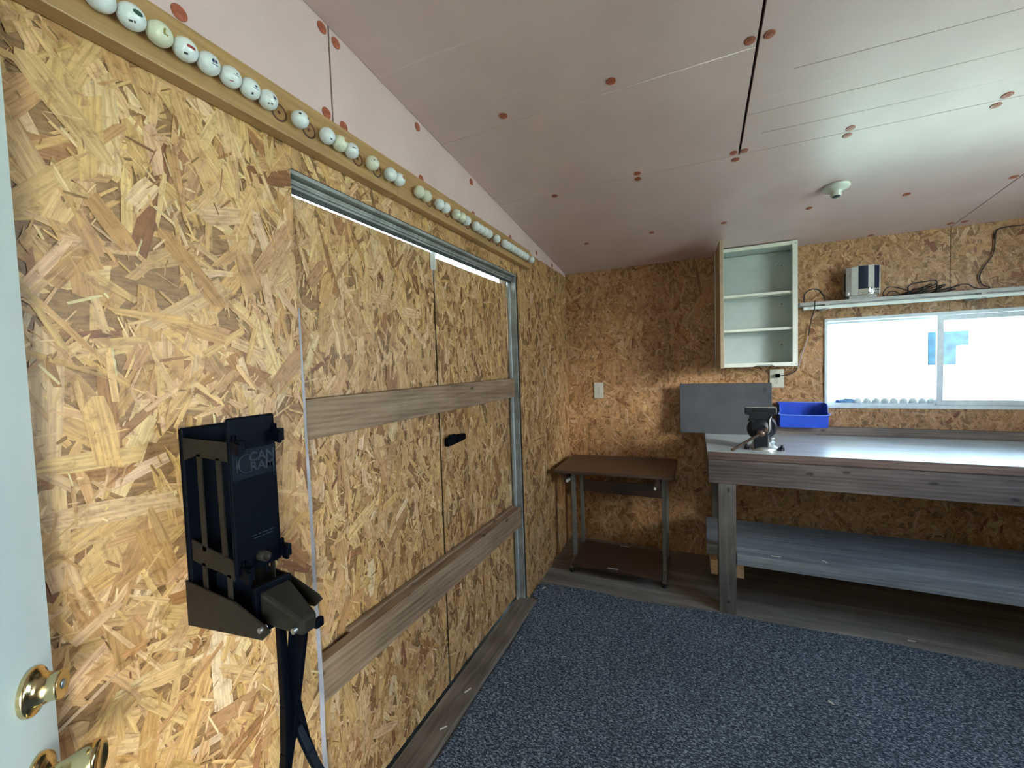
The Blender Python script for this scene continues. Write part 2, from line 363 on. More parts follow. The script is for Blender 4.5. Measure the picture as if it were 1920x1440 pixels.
# ------------------------------------------------------------------ strand board sheets
TINTS = [((0.64, 0.44, 0.215), 20), ((0.60, 0.395, 0.175), 28), ((0.55, 0.345, 0.145), 22), ((0.48, 0.285, 0.115), 13),
         ((0.70, 0.52, 0.29), 8), ((0.36, 0.185, 0.07), 6), ((0.26, 0.12, 0.05), 1.6)]
TINTS = [((a*0.92, b*0.855, c*0.86), w) for (a, b, c), w in TINTS]
TSUM = sum(w for _, w in TINTS)
def pick_tint(rs):
    x = rs.random()*TSUM
    for c, w in TINTS:
        x -= w
        if x <= 0: break
    k = rs.uniform(0.88, 1.1); return (c[0]*k, c[1]*k*rs.uniform(0.95, 1.03), c[2]*k*rs.uniform(0.85, 1.15))
def clip(poly, axis, val, keep_less):
    out = []
    for i in range(len(poly)):
        a = poly[i]; b = poly[(i+1) % len(poly)]
        ia = (a[axis] <= val) == keep_less or a[axis] == val; ib = (b[axis] <= val) == keep_less or b[axis] == val
        if ia: out.append(a)
        if ia != ib:
            t = (val-a[axis])/(b[axis]-a[axis]); out.append(tuple(a[k]+(b[k]-a[k])*t for k in range(len(a))))
    return out
def flakes(u0, u1, v0, v1, seed, size=1.0, spread=38, uniform=0.3, shade_tint=(1, 1, 1)):
    rs = random.Random(seed); A = (u1-u0)*(v1-v0); L = []
    def one(l, w, dmin, dmax, pale=False):
        cu = rs.uniform(u0, u1); cv = rs.uniform(v0, v1)
        a = rs.uniform(-90, 90) if rs.random() < uniform else rs.gauss(0, spread)
        a = radians(90+a); ca, sa = cos(a), sin(a)
        h = l/2; q = w/2; j = lambda m: rs.uniform(-m, m)
        tp = rs.uniform(0.5, 1.0); tq = rs.uniform(0.55, 1.0)
        pts = [(-h+j(0.10*l), -q*tp), (-h*0.35+j(h*0.2), -q*rs.uniform(0.85, 1.1)), (h*0.4+j(h*0.2), -q*rs.uniform(0.8, 1.1)), (h+j(0.10*l), -q*tq),
               (h+j(0.06*l), q*tq*0.2), (h+j(0.14*l), q*tq), (h*0.3+j(h*0.3), q*rs.uniform(0.85, 1.1)), (-h+j(0.12*l), q*tp)]
        d = rs.uniform(dmin, dmax); ou, ov = rs.uniform(0, 50), rs.uniform(0, 50)
        tl, tw = rs.gauss(0, 0.0035), rs.gauss(0, 0.012)
        c = pick_tint(rs)
        if pale:
            k = rs.random(); c = (0.66*rs.uniform(0.9, 1.08), 0.47, 0.25) if k < 0.10 else (0.24, 0.13, 0.05) if (k < 0.42 and l < 0.030) else c
        P = [(cu+x*ca-y*sa, cv+x*sa+y*ca, d+min(0.0006, max(-0.0006, x*tl+y*tw)), x+ou, y+ov) for x, y in pts]
        L.append((P, (c[0]*shade_tint[0], c[1]*shade_tint[1], c[2]*shade_tint[2])))
    for _ in range(int(A*520/size**2)): one(size*rs.lognormvariate(-2.30, 0.30), size*rs.uniform(0.014, 0.042), 0.0002, 0.0027)
    for _ in range(int(A*900/size**2)): one(size*rs.lognormvariate(-2.75, 0.40), size*rs.uniform(0.005, 0.016), 0.0004, 0.0028)
    for _ in range(int(A*2200/size**2)): one(size*rs.uniform(0.006, 0.045), size*rs.uniform(0.0012, 0.0050), 0.0010, 0.0032, True)
    return L
def osb(name, rects, fl, to3, parent=None, kind=None, thick=0.012, origin=None):
    """rects: (u0,u1,v0,v1); to3(u, v, d): point on the sheet, d out of the wall"""
    V = []; F = []; T = []; G = []
    def quad(ps, c):
        b = len(V)
        for p in ps: V.append(p); T.append((*c, 1)); G.append((p[0], p[2], p[1]))
        F.append(tuple(range(b, b+len(ps))))
    c0 = (0.27, 0.15, 0.065)
    for (a, b, c, d) in rects:
        P = [(a, c), (b, c), (b, d), (a, d)]
        quad([to3(x, y, 0) for x, y in P], c0); quad([to3(x, y, -thick) for x, y in reversed(P)], c0)
        for i in range(4):
            p, q = P[i], P[(i+1) % 4]; quad([to3(*p, 0), to3(*p, -thick), to3(*q, -thick), to3(*q, 0)], (0.10, 0.065, 0.035))
        for P, tint in fl:
            us = [p[0] for p in P]; vv = [p[1] for p in P]
            if max(us) < a or min(us) > b or max(vv) < c or min(vv) > d: continue
            Q = P
            if min(us) < a: Q = clip(Q, 0, a, False)
            if Q and max(us) > b: Q = clip(Q, 0, b, True)
            if Q and min(vv) < c: Q = clip(Q, 1, c, False)
            if Q and max(vv) > d: Q = clip(Q, 1, d, True)
            if len(Q) < 3: continue
            n = len(V)
            for p in Q: V.append(to3(p[0], p[1], p[2])); T.append((*tint, 1)); G.append((p[3], p[4], 0.0))
            F.append(tuple(range(n, n+len(Q))))
    if parent is not None:
        O = Vector((0, 0, 0)); p = parent
        while p is not None: O += Vector(p.location); p = p.parent
        loc = Vector((0, 0, 0))
    else: O = Vector(origin or (0, 0, 0)); loc = O
    me = bpy.data.meshes.new(name); me.from_pydata([Vector(v)-O for v in V], [], F); me.update()
    at = me.color_attributes.new('tint', 'FLOAT_COLOR', 'POINT'); at.data.foreach_set('color', [x for t in T for x in t])
    ag = me.attributes.new('grain', 'FLOAT_VECTOR', 'POINT'); ag.data.foreach_set('vector', [x for g in G for x in g])
    me.materials.append(M['osb'])
    o = bpy.data.objects.new(name, me); COL.objects.link(o); o.location = loc; o.parent = parent
    return tag(o, kind=kind)

# ------------------------------------------------------------------ room measures
XL, YB, XR, YF = -0.958, 3.289, 2.12, -0.25
SL = 0.1157
def zc(y): return 2.174+SL*(YB-y)            # shed roof rises towards the viewer
DY0, DY1, DZ = 0.775, 2.275, 1.984           # double door opening in the left wall
WX0, WX1, WZ0, WZ1 = 0.777, 1.925, 1.113, 1.677   # back window opening

# left wall: strand board up to 2.15, foam board above
fl = flakes(YF, YB, 0, 2.2, 11, 1.22)
wl = osb('wall_left', [(YF, DY0, 0, 2.16), (DY0, DY1, DZ, 2.16), (DY1, YB+0.006, 0, 2.16)], fl, lambda u, v, d: (XL+d-0.0032, u, v), kind='structure', origin=(XL, 1.5, 0))
g = MB()
for a, b in ((YF, 0.9255), (0.9315, YB)):
    g.prism([(XL-0.028, a, 2.155), (XL-0.028, b, 2.155), (XL-0.028, b, zc(b)+0.02), (XL-0.028, a, zc(a)+0.02)], (0.026, 0, 0))
g.build('insulation_board', 'foam', wl)
bx(XL-0.012, XL-0.006, 0.92, 0.94, 2.155, 2.46).build('board_gap', 'foam_edge', wl)
bx(XL-0.14, XL-0.03, YF, YB, 2.0, 2.7).build('framing', 'soffit', wl)
# outer siding behind the studs, open at the door
g = MB(); g.box(XL-0.14, XL-0.12, YF, DY0, 0, 2.1); g.box(XL-0.14, XL-0.12, DY1, YB, 0, 2.1); g.build('siding', 'siding', wl)

# back wall
fb = flakes(XL-0.02, XR, 0, 2.2, 23, 0.85, 42, 0.35, (0.88, 0.83, 0.90))  # flakes tinted darker so this wall reads as dimly lit
def t_back(u, v, d): return (u, YB-d+0.0032, v)
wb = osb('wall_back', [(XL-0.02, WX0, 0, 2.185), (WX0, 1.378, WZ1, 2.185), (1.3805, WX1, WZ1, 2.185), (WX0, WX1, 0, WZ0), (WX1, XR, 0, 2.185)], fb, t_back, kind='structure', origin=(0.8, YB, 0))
g = MB(); g.box(XL-0.14, WX0-0.02, YB+0.10, YB+0.12, -0.1, 2.3); g.box(WX1+0.02, XR+0.1, YB+0.10, YB+0.12, -0.1, 2.3)
g.box(WX0-0.02, WX1+0.02, YB+0.10, YB+0.12, -0.1, WZ0-0.02); g.box(WX0-0.02, WX1+0.02, YB+0.10, YB+0.12, WZ1+0.02, 2.3); g.build('siding', 'siding', wb)
g = MB()   # reveal around the window between board and siding
g.box(WX0-0.02, WX0, YB+0.015, YB+0.12, WZ0-0.02, WZ1+0.02); g.box(WX1, WX1+0.02, YB+0.015, YB+0.12, WZ0-0.02, WZ1+0.02)
g.box(WX0-0.02, WX1+0.02, YB+0.015, YB+0.12, WZ0-0.02, WZ0); g.box(WX0-0.02, WX1+0.02, YB+0.015, YB+0.12, WZ1, WZ1+0.02); g.build('window_lining', 'shelf_paint', wb)

# right wall with its window, front wall with the doorway the viewer stands in
SY0, SY1, SZ0, SZ1 = 0.95, 2.15, 1.15, 2.22
g = MB(); g.box(XR, XR+0.1, YF, SY0, 0, 2.7); g.box(XR, XR+0.1, SY1, YB, 0, 2.7); g.box(XR, XR+0.1, SY0, SY1, 0, SZ0); g.box(XR, XR+0.1, SY0, SY1, SZ1, 2.7)
g.build('wall_right', 'osb_far', kind='structure')
FX0, FX1 = -0.29, 0.53
g = MB(); g.box(XL-0.14, FX0, YF-0.1, YF, 0, 2.7); g.box(FX1, XR+0.1, YF-0.1, YF, 0, 2.7); g.box(FX0, FX1, YF-0.1, YF, 2.03, 2.7)
g.build('wall_front', 'osb_far', kind='structure')
g = MB(); g.box(XR+0.03, XR+0.07, SY0, SY0+0.03, SZ0, SZ1); g.box(XR+0.03, XR+0.07, SY1-0.03, SY1, SZ0, SZ1); g.box(XR+0.03, XR+0.07, SY0, SY1, SZ0, SZ0+0.03); g.box(XR+0.03, XR+0.07, SY0, SY1, SZ1-0.03, SZ1)
g.build('window_2', 'alu', kind='structure')

# floor
MB().box(XL-0.14, XR+0.1, YF-0.1, YB+0.12, -0.04, 0.0).build('floor', 'floor', kind='structure')
# carpet, its far edge slightly wavy
edge = [(XL+0.004, 2.47), (-0.86, 2.497), (-0.647, 2.512), (-0.45, 2.503), (-0.318, 2.50), (-0.1, 2.515), (0.087, 2.537), (0.3, 2.536), (0.494, 2.543), (0.8, 2.562), (1.08, 2.556), (1.36, 2.556), (2.11, 2.556)]
pl = [(-0.897, YF+0.01, 0), (2.11, YF+0.01, 0)] + [(x, y, 0) for x, y in reversed(edge)] + [(XL+0.006, 2.33, 0), (-0.90, 2.30, 0), (-0.885, 1.9, 0), (-0.894, 1.6, 0), (-0.886, 1.3, 0), (-0.892, 0.9, 0)]
MB().prism(pl, (0, 0, 0.009)).build('carpet', 'carpet', label='dark blue-grey flecked carpet covering the middle of the floor', cat='carpet', bevel=0.003)

# ceiling
ce = bx(XL-0.14, XR+0.1, YF-0.4, YB+0.4, 0, 0.02)
for v in ce.v: v.z += zc(v.y)+0.03
ce = ce.build('ceiling', 'foam_edge', kind='structure', origin=(0.8, 1.5, 2.38))
def roofbox(x0, x1, y0, y1, t=0.026):
    g = bx(x0, x1, y0, y1, 0, t)
    for v in g.v: v.z += zc(v.y)
    return g
for x0, x1, y0, y1 in ((XL, 1.373, 2.0545, YB), (1.379, XR, 2.0545, YB), (XL, 0.178, 0.835, 2.0515), (0.187, XR, 0.835, 2.0515), (XL, 1.37, YF, 0.832), (1.376, XR, YF, 0.832)):
    roofbox(x0, x1, y0, y1).build('insulation_board', 'foam', ce)
roofbox(XR+0.101, XR+0.50, YF-0.4, YB+0.4, 0.05).build('added_eave', 'soffit', ce)  # unseen overhang added to keep high sky light off the side window
# pressed crease across the boards
M['crease'] = plain('pressed_foam_line', (0.72, 0.60, 0.57), 0.4)
for x0, x1, yy, q in ((0.19, 2.1, 1.30, -0.03), (0.30, 1.9, 1.62, 0.02), (0.5, 1.6, 1.42, 0.0), (0.19, 2.0, 1.80, -0.01), (0.4, 1.7, 1.10, 0.03), (0.25, 1.2, 1.93, 0.01)):
    g = MB().tube([(x0, yy, zc(yy)+0.0002), (x1, yy+q, zc(yy+q)+0.0002)], 0.0010, 6, 1); g.build('crease', 'crease', ce)
for x0, x1 in ((-0.95, 0.176),):
    g = MB().tube([(x0, 1.505, zc(1.505)-0.0003), (x1, 1.481, zc(1.481)-0.0003)], 0.0016, 6, 1); g.build('crease', 'crease', ce)
nrm = Vector((0, -SL, -1)).normalized()
def washer_mesh():
    g = MB(); g.lathe((0, 0, 0), (0, 0, 1), [(0.0150, 0), (0.0155, 0.0010), (0.0145, 0.0020), (0.0110, 0.0016), (0.0065, 0.0012), (0.0055, 0.0020), (0.0030, 0.0016), (0.0, 0.0008)], 28)
    me = bpy.data.meshes.new('washer'); me.from_pydata(g.v, [], g.f); me.update(); me.polygons.foreach_set('use_smooth', g.sm); me.materials.append(M['washer']); return me
WM = washer_mesh()
def washer(parent, p, n):
    o = bpy.data.objects.new('washer', WM); COL.objects.link(o); o.parent = parent; o.location = Vector(p)-Vector(parent.location)
    o.rotation_euler = Vector(n).to_track_quat('Z', 'Y').to_euler()
for x, y in [(0.160, 1.452), (0.210, 1.450), (0.160, 2.028), (0.200, 2.028), (0.172, 2.084), (0.558, 2.029), (0.560, 2.076), (0.989, 2.030), (0.985, 2.080), (-0.245, 1.444), (-0.646, 1.451), (-0.234, 2.030),
             (-0.237, 2.076), (-0.650, 2.075), (-0.646, 2.735), (-0.234, 2.718), (0.163, 2.738), (0.569, 2.713), (0.976, 2.726), (1.350, 2.716), (1.40, 2.72), (1.35, 3.226), (1.41, 3.226), (0.999, 3.262)]:
    washer(ce, Vector((x, y, zc(y)))+nrm*0.0002, nrm)
for y, z in [(0.535, 2.195), (0.904, 2.427), (0.953, 2.418), (0.905, 2.191), (0.968, 2.184), (1.342, 2.372), (1.352, 2.180), (1.754, 2.325), (1.764, 2.176), (2.194, 2.182), (2.62, 2.195), (2.95, 2.178)]:
    washer(wl, (XL-0.0015, y, z), (1, 0, 0))

# ------------------------------------------------------------------ double door in the left wall (door_1)
d1 = empty('door_1', (XL, 1.5, 0), kind='structure')
LX = -1.020
fd = flakes(DY0, DY1, 0, 2.0, 37, 1.08, 26, 0.18)
def t_leaf(u, v, d): return (LX+d-0.003, u, v)
osb('door_leaf', [(DY0-0.03, 1.495, 0.035, 1.941)], fd, t_leaf, d1, thick=0.016)
osb('door_leaf', [(1.506, DY1-0.035, 0.035, 1.9245)], fd, t_leaf, d1, thick=0.016)
bx(LX-0.09, LX-0.085, DY0-0.04, 1.70, 0.02, 1.86).build('door_backing', 'galv_dark', d1)
bx(LX-0.09, LX-0.085, 1.70, DY1, 0.02, 1.86).build('door_backing', 'galv_dark', d1)
# galvanised channel round the opening
g = MB(); g.box(-1.005, XL-0.004, DY0, DY1, 1.972, 1.984); g.box(-1.000, -0.990, DY0, DY1, 1.946, 1.975); g.box(-1.004, -0.982, DY0, DY1, 1.955, 1.962)
g.build('header_channel', 'galv', d1, bevel=0.002)
bx(-0.996, -0.9895, DY0, DY1, 1.934, 1.9475).build('header_lip', 'galv_dark', d1)
MB().tube([(-0.985, DY0+0.01, 1.9655), (-0.985, DY1-0.03, 1.9655)], 0.0045, 8, 1).build('header_bead', 'galv', d1)
g = MB(); g.box(-1.005, XL-0.006, DY1-0.022, DY1-0.010, 0.02, 1.98); g.box(-1.010, -0.999, DY1-0.046, DY1-0.012, 0.02, 1.98)
g.build('jamb_channel', 'galv', d1, bevel=0.0015)
MB().tube([(-0.998, DY1-0.026, 0.03), (-0.998, DY1-0.026, 1.96)], 0.0022, 8, 1).build('jamb_bead', 'alu', d1)
bx(-1.0, XL-0.003, DY1-0.008, DY1-0.001, 0.0, 1.98).build('jamb_gap', 'galv_dark', d1)
# loose edge strip on the near side
g = MB(); st = []
for k in range(30):
    t = k/29; z = 1.62-1.60*t; w = 0.0015+0.0105*t**0.9+0.0012*sin(k*1.7); off = 0.0045*sin(k*0.8)*t
    st.append((z, DY0-0.001+off*0.4, DY0+0.003+w+off, 0.004+0.010*t))
for i in range(29):
    (z0, a0, b0, d0), (z1, a1, b1, d1_) = st[i], st[i+1]
    g.hexa([(XL-0.001, a1, z1), (XL-0.001+d1_, (a1+b1)/2, z1), (XL-0.001, b1, z1), (XL-0.004, (a1+b1)/2, z1), (XL-0.001, a0, z0), (XL-0.001+d0, (a0+b0)/2, z0), (XL-0.001, b0, z0), (XL-0.004, (a0+b0)/2, z0)])
g.build('edge_strip', 'strip', d1)
bx(-1.017, -0.975, DY0+0.006, 2.225, 1.262, 1.374).build('upper_rail', 'rail_wood', d1, bevel=0.0015, origin=(-0.99, 1.5, 1.3))
g = bx(-0.999, -0.962, DY0+0.008, 2.232, 0.502, 0.618)
for v in g.v: v.z += (1.5-v.y)*0.022
g.build('lower_rail', 'rail_wood', d1, bevel=0.0015, origin=(-0.98, 1.6, 0.56))
g = bx(-1.017, -0.9995, 0.93, 2.20, 0.505, 0.628)
for v in g.v: v.z += (1.5-v.y)*0.022
g.build('lower_rail_backing', 'rail_wood', d1, bevel=0.001, origin=(-1.0, 1.7, 0.56))
g = MB(); g.box(-1.016, -0.998, 1.474, 1.484, 1.865, 1.945); g.box(-1.010, -0.992, 1.4745, 1.4775, 1.862, 1.943)
g.build('hanging_strap', 'alu', d1)
g = MB(); g.prism([(-1.016, 1.525, 1.135), (-1.016, 1.600, 1.142), (-1.016, 1.675, 1.136), (-1.016, 1.675, 1.110), (-1.016, 1.60, 1.103), (-1.016, 1.525, 1.100)], (0.022, 0, 0)); g.box(-1.002, -0.990, 1.535, 1.58, 1.128, 1.150); g.cyl((-0.995, 1.60, 1.115), (-0.988, 1.60, 1.115), 0.006)
g.build('latch', 'black_plastic', d1, bevel=0.002)
bx(-1.012, XL+0.062, DY0-0.03, DY1-0.0, 0.0, 0.026).build('sill', 'sill_wood', d1, bevel=0.003, origin=(XL, 1.5, 0))
bx(-1.06, -1.013, DY0, DY1, 0.0, 0.01).build('sill_gap', 'galv_dark', d1)

# ------------------------------------------------------------------ white entry door swung open against the left wall (door_2)
E_ = Vector((-0.906, 0.267, 0)); dd = Vector((0.766, -0.643, 0)).normalized(); nn = Vector((0.643, 0.766, 0)).normalized()
d2 = empty('door_2', tuple(E_), kind='structure')
A = E_; B = E_+dd*0.80
g = MB(); g.hexa([A-nn*0.044+Vector((0, 0, 0.012)), B-nn*0.044+Vector((0, 0, 0.012)), B+Vector((0, 0, 0.012)), A+Vector((0, 0, 0.012)),
                  A-nn*0.044+Vector((0, 0, 2.0)), B-nn*0.044+Vector((0, 0, 2.0)), B+Vector((0, 0, 2.0)), A+Vector((0, 0, 2.0))])
g.build('door_panel', 'door_white', d2, bevel=0.002)
c = E_+dd*0.06; 
ck = Vector((c.x, c.y, 1.013))
g = MB(); g.lathe(ck+nn*0.0003, nn, [(0.031, 0), (0.0325, 0.003), (0.0325, 0.006), (0.030, 0.0085), (0.0265, 0.0095), (0.0215, 0.015), (0.0190, 0.022), (0.0185, 0.028), (0.0200, 0.0315), (0.0200, 0.033), (0.0188, 0.0345)], 40)
db = g.build('deadbolt', 'brass', d2)
g = MB(); g.lathe(ck+nn*0.0350, nn, [(0.0065, 0), (0.0055, 0.0012), (0.0, 0.0008)], 20); g.build('keyway', 'steel', db)
ck = Vector((c.x, c.y, 0.885))
g = MB(); g.lathe(ck+nn*0.0003, nn, [(0.033, 0), (0.0335, 0.003), (0.031, 0.008), (0.0235, 0.011), (0.0145, 0.014), (0.0125, 0.020), (0.0135, 0.028), (0.019, 0.040), (0.0245, 0.050), (0.0270, 0.058), (0.0275, 0.064), (0.0262, 0.0675), (0.022, 0.0690), (0.0185, 0.0665), (0.0, 0.0660)], 44)
g.build('door_knob', 'brass', d2)

# ------------------------------------------------------------------ back window (window_1)
w1 = empty('window_1', (1.35, YB, WZ0), kind='structure')
g = MB(); Y0, Y1 = YB-0.006, YB+0.085
g.box(WX0, WX0+0.013, Y0, Y1, WZ0, WZ1); g.box(WX1-0.013, WX1, Y0, Y1, WZ0, WZ1); g.box(WX0, WX1, Y0, Y1, WZ0, WZ0+0.012); g.box(WX0, WX1, Y0, Y1, WZ1-0.013, WZ1)
g.box(WX0, WX1, Y0-0.003, Y0+0.004, WZ1-0.004, WZ1+0.006); g.box(WX0-0.005, WX0+0.006, Y0-0.003, Y0+0.004, WZ0-0.004, WZ1+0.006); g.box(WX0, WX1, Y0-0.003, Y0+0.004, WZ0-0.008, WZ0+0.003)
g.box(WX0+0.01, WX1-0.01, YB+0.026, YB+0.030, WZ0+0.010, WZ0+0.022)
g.build('window_frame', 'alu', w1, bevel=0.001)
def sash(x0, x1, y, wd, name='sash'):
    g = MB(); z0, z1 = WZ0+0.013, WZ1-0.014; t = 0.014
    g.box(x0, x0+wd, y, y+t, z0+wd+0.0003, z1-wd-0.0003); g.box(x1-wd, x1, y, y+t, z0+wd+0.0003, z1-wd-0.0003); g.box(x0, x1, y, y+t, z0, z0+wd); g.box(x0, x1, y, y+t, z1-wd, z1)
    s_ = g.build(name, 'alu', w1, bevel=0.001)
    bx(x0+wd-0.004, x1-wd+0.004, y+0.005, y+0.009, z0+wd-0.004, z1-wd+0.004).build('pane', 'glass', s_)
sash(WX0+0.012, 1.372, YB+0.060, 0.012); sash(1.330, WX1-0.012, YB+0.012, 0.030)

# ------------------------------------------------------------------ golf balls and their rack
RZ0, RZ1, RX = 2.039, 2.150, -0.920
PITCH_ = 0.0425
rk = empty('ball_rack', (-0.939, 1.35, RZ0), 'long varnished board with drilled cups holding a row of golf balls above the doors', 'ball rack')
g = MB(); g.box(XL+0.0005, RX, YF+0.02, 1.158, RZ0, RZ1); g.build('rack_board', 'rack_wood', rk, bevel=0.002, origin=(-0.94, 0.45, 2.1))
g = MB(); g.box(XL+0.0005, RX, 1.1585, 2.405, RZ0, RZ1); g.build('rack_board', 'rack_wood', rk, bevel=0.002, origin=(-0.94, 1.8, 2.1))
BZ = 2.084; BR = 0.0207
bally = [0.340, 0.382, 0.4238, 0.4656, 0.508, 0.550, 0.5935, 0.6357, 0.6782, 0.763, 0.8470, 0.8898, 0.9330, 1.0165, 1.099, 1.1420, 1.2540, 1.2960, 1.3815, 1.4240, 1.5050, 1.5470, 1.5890,
         1.6730, 1.7150, 1.7570, 1.7990, 1.8850, 1.9820, 2.0240, 2.0660, 2.1080, 2.1500, 2.1920, 2.2340, 2.2760, 2.3620]
cups = [0.7205, 0.805, 0.975, 1.058, 1.340, 1.464, 1.631, 1.8420, 1.932, 2.320]
def ring(y, mat, r0=0.0168, r1=0.0212, x=RX):
    g = MB(); n = 32; v = []; fs = []
    for r, xx in ((r0, x+0.0006), (r0, x+0.0016), (r1, x+0.0016), (r1, x+0.0006)):
        for k in range(n): a = 2*pi*k/n; v.append((xx, y+r*cos(a), BZ+r*sin(a)))
    for j in range(4):
        for k in range(n): k2 = (k+1) % n; j2 = (j+1) % 4; fs.append((j*n+k, j*n+k2, j2*n+k2, j2*n+k))
    return g.add(v, fs, True)
for y in cups:
    ring(y, 'cup_dark').build('cup_ring', 'cup_dark', rk)
    MB().lathe((RX+0.0004, y, BZ), (1, 0, 0), [(0.0170, 0), (0.0170, 0.0008)], 28).build('cup', 'cup_mid', rk)
    MB().lathe((RX+0.0014, y, BZ), (1, 0, 0), [(0.0042, 0), (0.0030, 0.0012)], 14).build('screw_head', 'cup_dark', rk)
g = MB(); g.sphere((0, 0, 0), BR, 40, 24); 
def ball_mesh(mat):
    me = bpy.data.meshes.new('golf_ball'); me.from_pydata(g.v, [], g.f); me.update(); me.polygons.foreach_set('use_smooth', g.sm); me.materials.append(M[mat]); return me
BM = {k: ball_mesh(k) for k in ('ball', 'ball_yellow')}
def patch(direction, up, shape, mat):
    """thin printed mark following the ball's surface"""
    d = Vector(direction).normalized(); r = Vector(up).cross(d).normalized(); u = d.cross(r)
    g = MB()
    for kind, cx, cy, sx, sy in shape:
        cx *= 1.35; cy *= 1.35; sx *= 1.35; sy *= 1.35
        nu, nv = 12, 6; vs_ = []; fs_ = []
        for i in range(nv+1):
            for k in range(nu+1):
                if kind == 'o': a = 2*pi*k/nu; q = i/nv; px_, py_ = cx+sx*q*cos(a), cy+sy*q*sin(a)
                else: px_, py_ = cx+sx*(2*k/nu-1), cy+sy*(2*i/nv-1)
                vs_.append((d*BR+r*px_+u*py_).normalized()*(BR+0.00022))
        for i in range(nv):
            for k in range(nu):
                q = i*(nu+1)+k; fs_.append((q, q+1, q+nu+2, q+nu+1))
        g.add(vs_, fs_, True)
    return g, mat
mm = 0.001
bar = lambda y: ('b', 0, y*mm, 4*mm, 0.5*mm)
MARK = {  # index: (ball material, [(dir, shapes, ink)])
    0: ('ball', [((1, -0.35, -0.45), [('o', 0, 0, 2*mm, 1.6*mm), ('b', 4*mm, 0, 1*mm, 1.5*mm)], 'ink_black')]),
    1: ('ball', [((1, 0.05, -0.02), [('o', 0, 0, 6*mm, 3.4*mm)], 'ink_green'), ((1, -0.55, -1.3), [('b', 0, 0, 2*mm, 1.2*mm), ('b', 4*mm, 0, 1*mm, 1.4*mm)], 'ink_black')]),
    2: ('ball_yellow', [((1, -0.1, -0.25), [('b', 0, 1*mm, 1.3*mm, 3*mm), ('o', 1*mm, 5*mm, 1.4*mm, 1.2*mm), ('b', 2.2*mm, -2*mm, 2.8*mm, 1*mm)], 'ink_gold')]),
    3: ('ball', [((1, 0.0, -0.12), [('b', 0, 0, 5.5*mm, 1.9*mm)], 'ink_red'), ((1, -0.5, -1.2), [('b', 0, 0, 2.5*mm, 1.4*mm)], 'ink_black')]),
    4: ('ball', [((1, 0.0, -0.15), [('o', -2*mm, 1*mm, 2*mm, 3*mm), ('o', 2*mm, 1*mm, 2*mm, 2.5*mm), ('b', 1*mm, -3.5*mm, 5*mm, 0.6*mm)], 'ink_blue')]),
    5: ('ball', [((1, 0.0, -0.15), [('b', 0, 0, 5*mm, 0.35*mm), ('o', 1*mm, 3*mm, 1.4*mm, 1.2*mm)], 'ink_green'), ((1, -0.5, -1.2), [('b', 0, 0, 3*mm, 0.6*mm)], 'ink_red')]),
    6: ('ball', [((1, 0.0, -0.15), [('o', 0, 2*mm, 2.2*mm, 1.8*mm), ('b', 0, -1.6*mm, 4.6*mm, 0.5*mm)], 'ink_blue'), ((1, -0.3, -1.2), [('b', 0, 0, 1.4*mm, 1.8*mm)], 'ink_black')]),
    7: ('ball', [((1, 0.12, -0.05), [('o', 0, 0, 2.6*mm, 2.2*mm), ('o', -2.2*mm, 2*mm, 1.2*mm, 1.6*mm)], 'ink_blue'), ((1, -0.3, -1.1), [('b', -3*mm, 0, 1.6*mm, 1*mm), ('b', 2*mm, 0.6*mm, 1.6*mm, 1.4*mm)], 'ink_black')]),
    8: ('ball', [((1, -0.75, 0.25), [('o', 0, 0, 2.6*mm, 2.2*mm)], 'ink_black'), ((1, 0.5, 0.1), [('o', 0, 0, 2*mm, 3*mm)], 'ink_blue')]),
    9: ('ball', [((1, 0.35, 0.55), [('b', 0, 0, 3*mm, 1.1*mm)], 'ink_black'), ((1, -0.1, -0.8), [('b', 0, 0, 2*mm, 1.3*mm)], 'ink_blue')]),
    10: ('ball_yellow', [((1, 0.1, 0.25), [('o', 0, 0, 3.0*mm, 3.4*mm)], 'ink_orange')]),
    11: ('ball', [((1, -0.45, 0.0), [('b', 0, 0, 4*mm, 0.9*mm)], 'ink_black'), ((1, 0.5, -0.1), [('o', 0, 0, 1.8*mm, 2.4*mm)], 'ink_blue')]),
    12: ('ball_yellow', [((1, 0.2, 0.3), [('b', 0, 0, 4*mm, 0.8*mm)], 'ink_black'), ((1, -0.6, 0.1), [('o', 0, 0, 1.4*mm, 1.8*mm)], 'ink_blue')]),
    13: ('ball', [((1, 0.1, 0.6), [('o', 0, 0, 3.2*mm, 2.2*mm)], 'ink_orange')]),
    14: ('ball', [((1, 0.0, 0.15), [('o', 0, 0, 4.4*mm, 5.0*mm)], 'ink_orange')]),
    15: ('ball_yellow', [((1, 0.1, 0.3), [('o', 0, 0, 1.6*mm, 2.0*mm)], 'ink_black')]),
    16: ('ball_yellow', [((1, 0.1, 0.3), [('b', 0, 0, 3*mm, 1*mm)], 'ink_black')]),
    17: ('ball', [((1, 0.3, 0.0), [('o', 0, 0, 2.6*mm, 4*mm)], 'ink_black')]),
    18: ('ball', [((1, 0.2, 0.1), [('b', 0, 0, 2.6*mm, 1*mm)], 'ink_black')]),
    19: ('ball_yellow', [((1, 0.2, 0.2), [('b', 0, 0, 3.2*mm, 0.9*mm)], 'ink_black')]), 20: ('ball_yellow', []), 21: ('ball', []),
}
